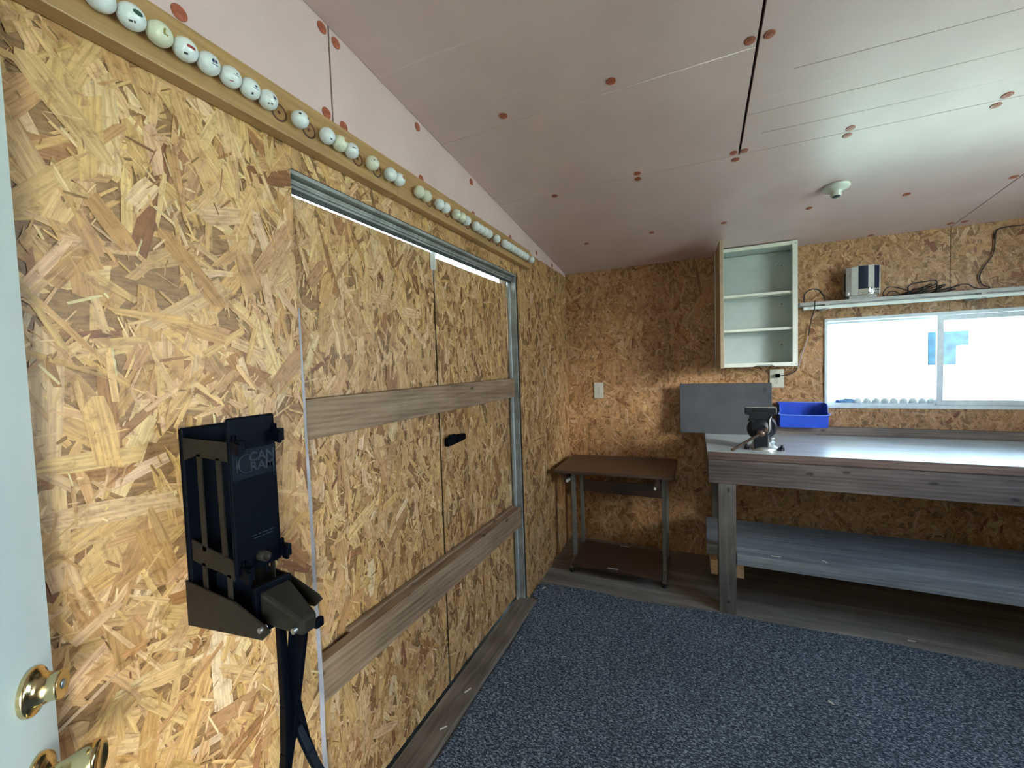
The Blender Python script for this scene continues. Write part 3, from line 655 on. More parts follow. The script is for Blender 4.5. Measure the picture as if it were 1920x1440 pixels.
LAB = {
    0: 'white golf ball at the upper picture edge with small dark print', 1: 'white golf ball with a dark green oval badge',
    2: 'yellowed golf ball with a small olive figure printed on it', 3: 'white golf ball with a red rectangular badge',
    4: 'white golf ball with a large dark blue emblem', 5: 'white golf ball with a thin green line of print and curved red print',
    6: 'white golf ball with small blue crest over a printed line', 7: 'white golf ball with dark blue emblem beside the first empty cup',
    8: 'single white golf ball standing between the first two empty cups',
    9: 'white golf ball with a dark dash, just past the second empty cup', 10: 'yellowish golf ball with a brown ring mark, middle of the near trio',
    11: 'white golf ball with a slanting black dash, right end of a trio', 12: 'single greyish yellow golf ball with a line of black print, alone between two cups',
    13: 'white golf ball with faint orange badge, left of the ball with a red ring', 14: 'white golf ball with a bright red-orange ring badge',
    15: 'yellowish golf ball, left of the first pair beyond the rack joint', 16: 'yellowish golf ball, right of the first pair beyond the rack joint',
    17: 'white golf ball with a black loop mark, left of the second pair beyond the joint', 18: 'white golf ball with a short black mark, right of the second pair beyond the joint',
    19: 'yellowish golf ball at the left end of the trio beyond the two pairs', 20: 'yellowish golf ball in the middle of the far trio', 21: 'white golf ball at the right end of the far trio',
    27: 'lone white golf ball between two dark empty cups near the far end of the rack', 36: 'last white golf ball at the far right end of the rack',
}
MARK[0] = MARK[0]
LAB = {(k+0): v for k, v in LAB.items()}
GRP = 'golf balls in the rack above the double doors'
bally_used = bally[1:]                       # the first cup lies outside the frame
for i, y in enumerate(bally_used):
    mk = MARK.get(i, ('ball', []))
    o = bpy.data.objects.new('golf_ball', BM[mk[0]]); COL.objects.link(o); o.location = (RX+BR+0.0004, y, BZ)
    if i in LAB and i < 22: lab, gr = LAB[i], GRP
    elif i in (23, 24, 25): lab, gr = None, GRP
    else: lab, gr = None, GRP
    tag(o, lab, 'golf ball', gr)
    for d_, shp, ink in mk[1]:
        gg, mt_ = patch(d_, (0, 0, 1), shp, ink); gg.v = [v for v in gg.v]
        me = bpy.data.meshes.new('printed_mark'); me.from_pydata(gg.v, [], gg.f); me.update(); me.materials.append(M[mt_])
        q = bpy.data.objects.new('printed_mark', me); COL.objects.link(q); q.parent = o
    o['i'] = i
rb = [o for o in COL.objects if o.name.startswith('golf_ball')]
seq = sorted(rb, key=lambda o: o.location.y)
for o in seq:
    i = o['i']; del o['i']
    if i in (22, 23, 24, 25): tag(o, {22: 'white golf ball, first in the run of four after the far trio', 23: 'white golf ball, second in the run of four after the far trio', 24: 'white golf ball, third in the run of four after the far trio', 25: 'white golf ball, last in the run of four after the far trio'}[i])
    if i == 26: tag(o, LAB[27])
    if 27 <= i <= 34: tag(o, 'plain white golf ball in the tight run of eight at the rack\'s far end', group='run of eight golf balls near the far end of the rack')
    if i == 35: tag(o, LAB[36])

# ten more on the window track
wy = YB+0.044
wx = [0.958, 1.006, 1.0515, 1.0960, 1.141, 1.188, 1.232, 1.277, 1.3195]
for i, x in enumerate(wx):
    o = bpy.data.objects.new('golf_ball', BM['ball']); COL.objects.link(o); o.location = (x, wy, WZ0+0.0125+BR)
    if i == 0: tag(o, 'white golf ball on the window track, half hidden by the blue bag', 'golf ball', 'golf balls on the window track')
    else: tag(o, 'white golf ball in the row on the left window track', 'golf ball', 'golf balls in a row on the window track')
# crumpled blue bag on the track
bg_ = empty('plastic_bag', (0.90, wy, WZ0+0.0125), 'crumpled pale blue plastic bag on the window track above the blue bin', 'bag')
def blob(cx, cz, sx, sy, sz, seed, name, mat):
    rs = random.Random(seed); g = MB(); g.sphere((0, 0, 0), 1, 22, 12)
    for v in g.v:
        k = 1+0.16*sin(v.x*9+seed)*cos(v.z*8)+0.10*sin(v.y*11+v.x*5)
        v.x = cx+v.x*sx*k; v.y = wy+v.y*sy*k; v.z = max(WZ0+0.0135, cz+v.z*sz*k)
    g.sm = [False]*len(g.f); return g.build(name, mat, bg_)
blob(0.905, WZ0+0.030, 0.046, 0.014, 0.018, 3, 'bag_body', 'bag_blue'); blob(0.855, WZ0+0.026, 0.014, 0.012, 0.014, 5, 'bag_neck', 'bag_dark')

# ------------------------------------------------------------------ can crusher on the left wall
cc = empty('can_crusher', (XL, 0.53, 0.93), 'black plastic wall-mounted can crusher with a hanging lever handle', 'can crusher')
CY0, CY1 = 0.478, 0.575; CXF = -0.800
g = MB(); g.box(XL+0.0005, XL+0.012, CY0, CY1+0.012, 0.94, 1.345); g.build('back_plate', 'black_plastic', cc, bevel=0.005)
g = MB(); g.box(CXF-0.004, CXF+0.004, CY0, CY1-0.002, 1.062, 1.368); fp = g.build('front_plate', 'black_plastic', cc, bevel=0.006)
g = MB(); g.box(CXF+0.003, CXF+0.0062, CY0+0.004, CY1-0.006, 1.247, 1.306); g.build('name_panel', 'black_plastic_logo', fp, bevel=0.0025)
def text(body, size, loc, rot, mat, parent, name='lettering', ext=0.0006, bold=0.0):
    cu = bpy.data.curves.new('t', 'FONT'); cu.body = body; cu.size = size; cu.extrude = ext; cu.offset = bold; cu.align_x = 'CENTER'; cu.align_y = 'CENTER'
    to = bpy.data.objects.new('t', cu); COL.objects.link(to); to.matrix_world = Matrix.Translation(loc) @ rot.to_4x4()
    bpy.context.view_layer.update(); dg = bpy.context.evaluated_depsgraph_get()
    me = bpy.data.meshes.new_from_object(to.evaluated_get(dg)); mw = to.matrix_world.copy(); bpy.data.objects.remove(to)
    g = MB(); g.add([mw @ v.co for v in me.vertices], [tuple(p.vertices) for p in me.polygons]); return g.build(name, mat, parent)
ROTX = Matrix(((0, 0, 1), (1, 0, 0), (0, 1, 0)))       # text facing +x, reading along +y
M['emboss'] = plain('embossed_plastic', (0.010, 0.0145, 0.022), 0.4, spec=0.3)
text('CAN', 0.025, (CXF+0.0064, CY0+0.062, 1.287), ROTX, 'emboss', fp, bold=0.0006)
text('RAM', 0.025, (CXF+0.0064, CY0+0.062, 1.268), ROTX, 'emboss', fp, bold=0.0006)
g = MB(); q = []      # big swoosh letter to the left of the words
for k in range(22):
    a = radians(60+k*12.5); q.append((CXF+0.0068, CY0+0.030+0.015*cos(a), 1.277+0.018*sin(a)))
g.tube(q, 0.0014, 6, 1); g.tube([(CXF+0.0068, CY0+0.012, 1.294), (CXF+0.0068, CY0+0.012, 1.262), (CXF+0.0068, CY0+0.022, 1.256), (CXF+0.0068, CY0+0.036, 1.257)], 0.0012, 6, 1)
g.build('lettering', 'emboss', fp)
g = MB(); [g.box(CXF+0.0038, CXF+0.0043, CY0+a, CY0+a+w, z, z+0.0022) for z, row in ((1.131, ((0.034, 0.010), (0.047, 0.006), (0.056, 0.012), (0.071, 0.009))), (1.125, ((0.038, 0.014), (0.055, 0.007), (0.065, 0.011)))) for a, w in row]; g.build('worn_raised_marks', 'emboss', fp)
# side ribs left and right of the can chute
for yy in (CY0+0.003, CY1-0.006):
    g = MB()
    g.prism([(XL+0.012, yy, 1.325), (CXF-0.004, yy, 1.322), (CXF-0.004, yy, 1.285), (XL+0.05, yy, 1.290), (XL+0.012, yy, 1.28)], (0, 0.003, 0))
    g.prism([(XL+0.055, yy, 1.295), (XL+0.068, yy, 1.295), (XL+0.068, yy, 1.10), (XL+0.055, yy, 1.10)], (0, 0.003, 0))
    g.prism([(CXF-0.043, yy, 1.29), (CXF-0.030, yy, 1.29), (CXF-0.026, yy, 1.10), (CXF-0.040, yy, 1.10)], (0, 0.003, 0))
    g.prism([(XL+0.020, yy, 1.118), (XL+0.068, yy, 1.108), (CXF-0.046, yy, 1.102), (CXF-0.008, yy, 1.094), (CXF-0.008, yy, 1.055), (CXF-0.045, yy, 1.065), (XL+0.06, yy, 1.068), (XL+0.02, yy, 1.075)], (0, 0.003, 0))
    g.prism([(XL+0.050, yy, 1.075), (XL+0.062, yy, 1.075), (XL+0.062, yy, 1.02), (XL+0.050, yy, 1.02)], (0, 0.003, 0)); g.prism([(CXF-0.03, yy, 1.065), (CXF-0.018, yy, 1.065), (CXF-0.018, yy, 1.015), (CXF-0.03, yy, 1.015)], (0, 0.003, 0))
    g.build('side_frame', 'brownish_plastic', cc)
# clips on the front plate
for yy, zz, s_ in ((CY0+0.004, 1.322, -1), (CY1-0.012, 1.333, 1), (CY0+0.008, 1.078, -1), (CY1-0.010, 1.092, 1)):
    g = MB(); g.box(CXF+0.003, CXF+0.030, yy-0.001, yy+0.011, zz-0.020, zz+0.004); g.prism([(CXF+0.020, yy-0.004, zz+0.003), (CXF+0.034, yy-0.004, zz-0.002), (CXF+0.034, yy-0.004, zz-0.024), (CXF+0.020, yy-0.004, zz-0.022)], (0, 0.006, 0))
    g.box(CXF+0.003, CXF+0.012, yy+0.002, yy+0.004, zz, zz+0.014); g.box(CXF+0.003, CXF+0.012, yy+0.007, yy+0.009, zz, zz+0.014)
    g.build('clip', 'black_plastic', cc, bevel=0.0015)
g = MB(); g.lathe((CXF+0.004, CY0+0.050, 1.088), (1, 0, 0.0), [(0.0105, 0), (0.0100, 0.017), (0.0065, 0.0175), (0.006, 0.010), (0, 0.010)], 24); g.build('stop_knob', 'brownish_plastic', cc)
g = MB(); g.box(CXF-0.003, CXF+0.003, CY0+0.060, CY0+0.067, 1.045, 1.063); g.build('tab', 'black_plastic', cc, bevel=0.002)
# inclined tray below
TY0, TY1 = 0.474, 0.592
for yy in (TY0, TY1-0.004):
    g = MB(); g.prism([(XL+0.001, yy, 1.032), (XL+0.001, yy, 0.938), (-0.727, yy, 0.963), (-0.706, yy, 0.982), (-0.715, yy, 0.990), (-0.80, yy, 1.018)], (0, 0.004, 0))
    g.build('tray_side', 'brownish_plastic', cc, bevel=0.001)
g = MB(); g.hexa([(XL+0.001, TY0+0.004, 0.938), (-0.745, TY0+0.004, 0.962), (-0.745, TY1-0.004, 0.962), (XL+0.001, TY1-0.004, 0.938), (XL+0.001, TY0+0.004, 0.944), (-0.745, TY0+0.004, 0.968), (-0.745, TY1-0.004, 0.968), (XL+0.001, TY1-0.004, 0.944)])
g.build('tray_floor', 'black_plastic', cc)
g = MB(); g.hexa([(-0.900, 0.50, 0.962), (-0.86, 0.50, 0.965), (-0.86, 0.55, 0.965), (-0.900, 0.55, 0.962), (-0.905, 0.503, 1.045), (-0.865, 0.503, 1.05), (-0.865, 0.547, 1.05), (-0.905, 0.547, 1.045)])
g.build('plunger', 'black_plastic_logo', cc, bevel=0.004)
def ramfit(g):
    for v in g.v: v.x = -0.778+(v.x+0.778)*0.82-0.004; v.y = 0.530+(v.y-0.530)*0.85
# ram head: flange and tapered hood, sloping down away from the wall
g = MB(); R0 = [(-0.775, 0.498, 0.985), (-0.765, 0.575, 0.972), (-0.765, 0.573, 1.032), (-0.772, 0.498, 1.040)]
g.hexa([(-0.778, 0.488, 0.975), (-0.764, 0.488, 0.975), (-0.764, 0.580, 0.962), (-0.778, 0.580, 0.962), (-0.778, 0.488, 1.041), (-0.764, 0.488, 1.041), (-0.764, 0.580, 1.035), (-0.778, 0.580, 1.035)])
ramfit(g); g.build('ram_flange', 'black_plastic', cc, bevel=0.003)
g = MB(); g.hexa([(-0.764, 0.496, 0.968), (-0.655, 0.520, 0.950), (-0.655, 0.560, 0.950), (-0.764, 0.572, 0.968), (-0.764, 0.496, 1.031), (-0.655, 0.520, 0.981), (-0.655, 0.560, 0.981), (-0.764, 0.572, 1.028)])
ramfit(g); g.build('ram_hood', 'brownish_plastic', cc, bevel=0.006)
g = MB(); g.cyl((-0.672, 0.508, 0.964), (-0.672, 0.524, 0.964), 0.006); ramfit(g); g.build('bolt', 'steel', cc); g = MB(); g.cyl((-0.725, 0.468, 0.985), (-0.725, 0.482, 0.985), 0.005); g.build('bolt', 'steel', cc)
g = MB(); g.box(-0.665, -0.650, 0.553, 0.575, 0.948, 0.966); ramfit(g); g.build('hook', 'black_plastic', cc, bevel=0.003)
# lever handle: two ribbed legs joined by a web, forking lower down
def beam(pts, w, t):
    g = MB(); P = [Vector(p) for p in pts]
    for i in range(len(P)-1):
        a, b = P[i], P[i+1]; w0 = w[i] if isinstance(w, (list, tuple)) else w; w1 = w[i+1] if isinstance(w, (list, tuple)) else w
        g.hexa([(b.x-w1/2, b.y-t/2, b.z), (b.x+w1/2, b.y-t/2, b.z), (b.x+w1/2, b.y+t/2, b.z), (b.x-w1/2, b.y+t/2, b.z), (a.x-w0/2, a.y-t/2, a.z), (a.x+w0/2, a.y-t/2, a.z), (a.x+w0/2, a.y+t/2, a.z), (a.x-w0/2, a.y+t/2, a.z)])
    return g
h = beam([(-0.745, 0.524, 0.965), (-0.742, 0.523, 0.80), (-0.748, 0.523, 0.70), (-0.765, 0.522, 0.60), (-0.785, 0.52, 0.45), (-0.80, 0.52, 0.28)], [0.012, 0.017, 0.020, 0.021, 0.021, 0.021], 0.016)
h.build('lever_leg', 'black_plastic', cc, bevel=0.002)
h = beam([(-0.712, 0.538, 0.958), (-0.733, 0.536, 0.83), (-0.744, 0.535, 0.745), (-0.748, 0.535, 0.715)], [0.046, 0.036, 0.024, 0.018], 0.010)
h.build('lever_web', 'black_plastic', cc, bevel=0.002)
h = beam([(-0.752, 0.552, 0.800), (-0.752, 0.558, 0.755), (-0.740, 0.560, 0.700), (-0.717, 0.56, 0.655), (-0.66, 0.56, 0.60), (-0.60, 0.56, 0.54)], [0.008, 0.012, 0.015, 0.020, 0.026, 0.026], 0.012)
h.build('lever_leg', 'black_plastic', cc, bevel=0.002)
h = beam([(-0.748, 0.548, 0.735), (-0.722, 0.55, 0.690), (-0.680, 0.55, 0.640), (-0.63, 0.55, 0.59)], [0.016, 0.018, 0.022, 0.024], 0.014); h.build('brace', 'black_plastic_logo', cc, bevel=0.002)
h = beam([(-0.752, 0.537, 0.72), (-0.764, 0.535, 0.66), (-0.776, 0.533, 0.60)], [0.018, 0.014, 0.016], 0.014); h.build('brace', 'black_plastic_logo', cc, bevel=0.002)

# ------------------------------------------------------------------ small brown desk in the corner
ds = empty('desk', (-0.51, 2.9, 0), 'small dark brown laminate desk on tan steel legs in the corner', 'desk')
g = MB(); g.hexa([(-0.900, 2.655, 0.703), (-0.124, 2.700, 0.703), (-0.124, 3.215, 0.703), (-0.900, 3.185, 0.703), (-0.900, 2.655, 0.722), (-0.124, 2.700, 0.722), (-0.124, 3.215, 0.722), (-0.900, 3.185, 0.722)])
g.build('desk_top', 'walnut', ds, bevel=0.004)
for x, s_ in ((-0.800, 1), (-0.195, -1)):
    for yy in (2.815, 3.05):
        g = bx(x-0.0125, x+0.0125, yy-0.02, yy+0.02, 0.045, 0.700); g.build('leg', 'tan_leg', ds, bevel=0.003)
    g = MB(); g.hexa([(x-0.0125, 2.72, 0.010), (x+0.0125, 2.72, 0.010), (x+0.0125, 2.83, 0.045), (x-0.0125, 2.83, 0.045), (x-0.0125, 2.715, 0.032), (x+0.0125, 2.715, 0.032), (x+0.0125, 2.80, 0.075), (x-0.0125, 2.80, 0.075)])
    g.box(x-0.0125, x+0.0125, 2.80, 3.08, 0.040, 0.070); g.hexa([(x-0.0125, 3.07, 0.040), (x+0.0125, 3.07, 0.040), (x+0.0125, 3.16, 0.010), (x-0.0125, 3.16, 0.010), (x-0.0125, 3.07, 0.068), (x+0.0125, 3.07, 0.068), (x+0.0125, 3.16, 0.035), (x-0.0125, 3.16, 0.035)])
    g.build('foot_rail', 'tan_leg', ds, bevel=0.002)
    for yy in (2.722, 3.152):
        MB().cyl((x, yy, 0.0), (x, yy, 0.022), 0.0155, seg=20).build('foot_cap', 'black_rubber', ds)
g = MB(); g.box(-0.785, -0.210, 3.035, 3.052, 0.475, 0.565); g.build('back_panel', 'walnut', ds, bevel=0.001)
g = MB(); g.box(-0.785, -0.212, 2.66, 3.055, 0.070, 0.088); bp = g.build('bottom_shelf', 'walnut', ds, bevel=0.002)
bx(-0.52, -0.455, 3.035, 3.045, 0.0885, 0.0893).build('white_label', 'white_plastic', bp); bx(-0.545, -0.475, 2.672, 2.684, 0.0885, 0.0893).build('white_label', 'white_plastic', bp)
for x in (-0.842, -0.225):
    g = bx(x-0.010, x+0.010, 2.74, 3.10, 0.625, 0.7025); rl = g.build('drawer_hanger', 'walnut', ds)
    bx(x+0.0105 if x < -0.5 else x-0.024, x+0.024 if x < -0.5 else x-0.0105, 2.735, 3.08, 0.622, 0.640).build('drawer_runner', 'white_plastic', rl)

# ------------------------------------------------------------------ workbench
wbn = empty('workbench', (1.25, 2.9, 0), 'long weathered timber workbench along the back wall under the window', 'workbench')
BX0, BX1, BY0, BY1, BT = 0.058, 2.10, 2.552, 3.250, 0.928
g = MB(); g.box(BX0, BX1, BY0+0.003, BY1, 0.905, BT); g.build('bench_top', 'benchtop', wbn, bevel=0.001, origin=(1.2, 2.9, 0.9))
g = MB(); g.box(BX0+0.002, BX1, BY0, BY0+0.038, 0.885, BT-0.001); 
g.build('front_edge', 'edge_wood', wbn, bevel=0.002, origin=(1.2, 2.56, 0.9))
g = MB(); g.box(0.062, BX1, 2.560, 2.598, 0.747, 0.884); g.build('front_apron', 'bench_wood', wbn, bevel=0.003, origin=(1.1, 2.58, 0.8))
g = MB(); g.box(0.060, 0.098, 2.60, 3.28, 0.77, 0.904); g.build('end_apron', 'bench_wood_y', wbn, bevel=0.002, origin=(0.08, 2.9, 0.8))
g = MB(); g.box(0.112, 0.200, 2.563, 2.652, 0.0, 0.746); g.build('leg', 'bench_leg', wbn, bevel=0.003, origin=(0.155, 2.6, 0.3))
g = MB(); g.box(0.098, 0.186, 3.19, 3.278, 0.0, 0.904); g.build('leg', 'bench_leg', wbn, bevel=0.003, origin=(0.14, 3.2, 0.3))
for y0 in (2.563, 3.19):
    g = MB(); g.box(1.90, 1.988, y0, y0+0.088, 0.0, 0.746 if y0 < 3 else 0.904); g.build('leg', 'bench_leg', wbn, bevel=0.003)
for x0 in (0.070, 0.202):
    g = MB(); g.box(x0, x0+0.038, 2.590, 3.27, 0.203, 0.289); g.build('shelf_bearer', 'new_wood', wbn, bevel=0.001, origin=(x0, 2.9, 0.24))
for x0 in (1.860, 1.990):
    g = MB(); g.box(x0, x0+0.038, 2.590, 3.27, 0.203, 0.289); g.build('shelf_bearer', 'new_wood', wbn, bevel=0.001, origin=(x0, 2.9, 0.24))
g = MB(); g.box(0.202, 2.09, 2.560, 2.652, 0.2905, 0.352); g.box(0.052, 2.09, 2.654, 2.842, 0.2905, 0.352); g.build('shelf_plank', 'shelf_wood', wbn, bevel=0.003, origin=(1.1, 2.7, 0.3))
g = MB(); g.box(0.056, 2.09, 2.846, 3.12, 0.2905, 0.351); g.build('shelf_plank', 'shelf_wood', wbn, bevel=0.003, origin=(0.9, 3.0, 0.3))
g = MB(); g.box(0.30, BX1, BY1+0.001, YB-0.0045, 0.905, 0.985)
for v in g.v:
    if v.z > 0.95: v.z -= (v.x-0.3)*0.004
g.build('backsplash', 'splash_wood', wbn, bevel=0.002, origin=(1.1, 3.26, 0.95))
g = MB()
for k in range(40):
    x = 0.09+k*0.032; z = 0.905+0.010*sin(k*2.3); g.cyl((x, BY0-0.0006, z), (x, BY0+0.001, z), 0.0022, seg=8)
g.build('nail_heads', 'galv_dark', wbn, kind='stuff')
g = MB(); g.cyl((0.160, 2.5622, 0.068), (0.160, 2.564, 0.068), 0.008); g.build('bolt_hole', 'slot', wbn)

# ------------------------------------------------------------------ bench vise
vz = empty('bench_vise', (0.345, 2.69, BT), 'black bench vise bolted to the left front corner of the workbench', 'vise')
VY = 2.70
g = MB(); g.lathe((0.350, VY, BT+0.001), (0, 0, 1), [(0.074, 0), (0.074, 0.010), (0.066, 0.016), (0.056, 0.022), (0.052, 0.040), (0.046, 0.046)], 40)
g.build('swivel_base', 'chrome_dull', vz)
for a in (200, 340, 90):
    x, y = 0.350+0.082*cos(radians(a)), VY+0.082*sin(radians(a)); g = MB(); g.cyl((x, y, BT+0.001), (x, y, BT+0.012), 0.022, seg=20); g.build('base_lug', 'black_iron', vz)
for a in (200, 340, 90):
    x, y = 0.350+0.092*cos(radians(a)), VY+0.086*sin(radians(a))
    g = MB(); g.cyl((x, y, BT+0.012), (x, y, BT+0.020), 0.011, seg=6); g.cyl((x, y, BT+0.020), (x, y, BT+0.030), 0.006, seg=12); g.build('anchor_bolt', 'black_iron', vz)
g = MB(); g.lathe((0.390, VY+0.01, BT+0.030), (0, 0, 1), [(0.020, 0), (0.020, 0.012), (0.014, 0.013), (0.014, 0.024), (0.018, 0.025), (0.018, 0.033), (0.008, 0.034)], 8); g.build('swivel_lock_bolt', 'chrome_dull', vz)
# rear body: round guard with fixed jaw
g = MB(); g.lathe((0.352, VY+0.055, 1.052), (0, -1, 0), [(0.050, 0), (0.066, 0.010), (0.070, 0.022), (0.070, 0.040), (0.060, 0.046)], 40)
g.box(0.322, 0.382, VY-0.015, VY+0.055, BT+0.045, 1.04); g.build('rear_body', 'black_iron', vz, bevel=0.002)
g = MB(); g.prism([(0.270, VY, 1.168), (0.270, VY, 1.130), (0.292, VY, 1.118), (0.300, VY, 1.070), (0.392, VY, 1.070), (0.396, VY, 1.128), (0.412, VY, 1.134), (0.412, VY, 1.168)], (0, 0.040, 0)); g.build('fixed_jaw', 'black_iron', vz, bevel=0.003)
# moving jaw in front
g = MB(); g.prism([(0.258, VY-0.045, 1.166), (0.258, VY-0.045, 1.128), (0.283, VY-0.045, 1.122), (0.278, VY-0.045, 1.098), (0.272, VY-0.045, 1.090), (0.380, VY-0.045, 1.090), (0.388, VY-0.045, 1.126), (0.408, VY-0.045, 1.130), (0.408, VY-0.045, 1.166)], (0, 0.042, 0)); mj = g.build('moving_jaw', 'black_iron', vz, bevel=0.003)
g = MB(); g.box(0.260, 0.406, VY-0.046, VY-0.006, 1.1665, 1.1705); g.build('jaw_plate', 'steel', mj); g = MB(); g.box(0.407, 0.4115, VY-0.040, VY-0.004, 1.132, 1.168); g.build('jaw_end', 'steel', mj)
g = MB(); g.lathe((0.330, VY-0.012, 1.045), (0, -1, 0), [(0.062, 0), (0.064, 0.010), (0.062, 0.030), (0.052, 0.040), (0.030, 0.046)], 40); g.box(0.286, 0.374, VY-0.052, VY-0.012, 1.06, 1.10); g.build('front_guard', 'black_iron', vz, bevel=0.002)
g = MB(); g.box(0.300, 0.366, VY-0.060, VY-0.006, BT+0.006, 1.030); g.build('slide_column', 'black_iron', vz, bevel=0.004)
g = MB(); g.tube([(0.382, VY-0.046, 1.118), (0.374, VY-0.054, 1.090), (0.374, VY-0.056, 1.050), (0.366, VY-0.058, 1.025)], 0.0035, 8, 4); g.box(0.3665, 0.3715, VY-0.060, VY-0.052, BT+0.008, 1.015); g.build('worn_edges', 'steel', vz)
g = MB(); g.cyl((0.328, VY-0.045, 1.033), (0.328, VY-0.095, 1.033), 0.013, seg=20); g.sphere((0.328, VY-0.098, 1.033), 0.021, 20, 12, (1, 0.9, 0.9)); g.build('screw_head', 'brown_steel', vz)
g = MB(); g.cyl((0.352, VY-0.104, 1.052), (0.185, VY-0.108, 0.932), 0.0075, seg=14); g.cyl((0.346, VY-0.104, 1.048), (0.358, VY-0.104, 1.057), 0.012, seg=14); g.cyl((0.192, VY-0.108, 0.937), (0.183, VY-0.108, 0.9305), 0.010, seg=14)
g.build('handle_bar', 'brown_steel', vz)

# ------------------------------------------------------------------ grey panel, blue bin
g = MB(); g.box(-0.1015, 0.4650, 3.170, 3.186, BT+0.001, 1.277)
for v in g.v: v.y += (v.z-0.93)*0.05
pn = g.build('panel', 'grey_panel', label='flat dark grey laminate board leaning on the wall behind the vise', cat='board', bevel=0.003)
g = MB(); g.box(0.418, 0.434, 3.1680, 3.1698, 1.213, 1.250)
for v in g.v: v.y += (v.z-0.93)*0.05
g.build('dark_sticker', 'slot', pn)
def sh(p): return [(x, y, z) for x, y, z in p]
bn = empty('storage_bin', (0.636, 3.2, 0.988), 'open blue plastic storage bin on the backsplash below the window corner', 'bin')
bx0, bx1, by0, by1, bz0, bz1, bzf, tk = 0.506, 0.766, 3.155, 3.280, 0.9865, 1.140, 1.070, 0.004
g = MB(); g.box(bx0+0.006, bx1-0.006, by0+0.006, by1, bz0, bz0+tk); g.box(bx0, bx1, by1-tk, by1, bz0, bz1)
g.hexa([(bx0+0.006, by0+0.012, bz0), (bx1-0.006, by0+0.012, bz0), (bx1-0.006, by0+0.012+tk, bz0), (bx0+0.006, by0+0.012+tk, bz0), (bx0, by0, bzf), (bx1, by0, bzf), (bx1, by0+tk, bzf), (bx0, by0+tk, bzf)])
for x in (bx0, bx1-tk):
    pr = [(x, by0+0.012, bz0), (x, by1, bz0), (x, by1, bz1), (x, by0+0.050, bz1)]
    for k in range(7): a = radians(90*k/6); pr.append((x, by0+0.050-0.030*sin(a)+0.0, bz1-0.03+0.03*cos(a)))
    for k in range(5): a = radians(90*k/4); pr.append((x, by0+0.020-0.018*sin(a), bzf+0.016-0.016*sin(a)))
    pr.append((x, by0, bzf)); g.prism(pr, (tk, 0, 0))
g.build('bin_shell', 'blue_bin', bn, bevel=0.001)
M['bin_rim'] = plain('pale_blue_rim', (0.22, 0.34, 0.80), 0.3)
g = MB(); g.tube([(bx0+0.002, by0+0.055, bz1), (bx0+0.002, by0+0.024, bz1-0.022), (bx0+0.002, by0+0.016, bzf+0.018), (bx0+0.010, by0, bzf), (bx1-0.010, by0, bzf), (bx1-0.002, by0+0.016, bzf+0.018), (bx1-0.002, by0+0.024, bz1-0.022), (bx1-0.002, by0+0.055, bz1)], 0.0025, 8, 4); g.tube([(bx0, by1-0.002, bz1), (bx1, by1-0.002, bz1)], 0.0025, 8, 1)
g.build('bin_rim', 'bin_rim', bn)

# ------------------------------------------------------------------ wall cabinet
cb = empty('wall_cabinet', (0.37, 3.22, 1.385), 'open white wall cabinet with two shelves hung under the sloping ceiling', 'cabinet')
cx0, cx1, cy0, cz0, cz1 = 0.130, 0.602, 3.150, 1.386, 2.182
ft = 0.028; CB = YB-0.005
g = MB(); g.box(cx0, cx0+0.016, cy0+0.012, CB, cz0, cz1); g.box(cx1-0.016, cx1, cy0+0.012, CB, cz0, cz1); g.box(cx0, cx1, cy0+0.012, CB, cz1-0.016, cz1); g.box(cx0, cx1, cy0+0.012, CB, cz0+0.004, cz0+0.020)
for v in g.v:
    if v.z > 2.1: v.z -= 0.13*max(0, v.y-3.162)
g.build('carcass', 'cab_inner', cb, bevel=0.001)
g = MB(); g.box(cx0, cx0+0.026, cy0, cy0+0.012, cz0, cz1); g.box(cx1-ft, cx1, cy0, cy0+0.012, cz0, cz1); g.box(cx0+0.026, cx1-ft, cy0, cy0+0.012, cz1-0.024, cz1-0.001); 
g.prism([(cx0+0.026, cy0, cz0), (0.355, cy0, cz0), (0.375, cy0, cz0+0.012), (0.460, cy0, cz0+0.012), (0.480, cy0, cz0), (cx1-ft, cy0, cz0), (cx1-ft, cy0, cz0+0.026), (cx0+0.026, cy0, cz0+0.026)], (0, 0.012, 0))
g.build('face_frame', 'cab_white', cb, bevel=0.0015)
g = MB(); g.box(cx0+0.016, cx1-0.016, CB-0.006, CB-0.001, cz0+0.02, cz1-0.035); g.build('back_panel', 'cab_inner', cb)
for z in (1.872, 1.640): 
    g = MB(); g.box(cx0+0.017, cx1-0.0175, cy0+0.014, CB-0.007, z-0.016, z); g.build('cabinet_shelf', 'cab_white', cb, bevel=0.001)
for x, z in ((0.535, 2.052), (0.535, 1.80), (0.535, 1.53), (0.515, 2.055)):
    g = MB(); g.cyl((x, CB-0.0075, z), (x, CB-0.004, z), 0.004 if x > 0.53 else 0.003, seg=12); g.build('screw', 'slot', cb)
for z in (2.165, 1.40):
    for x in (cx1-0.012, cx1-0.035): MB().cyl((x, cy0-0.001, z), (x, cy0+0.001, z), 0.003, seg=10).build('screw', 'tan_leg', cb)
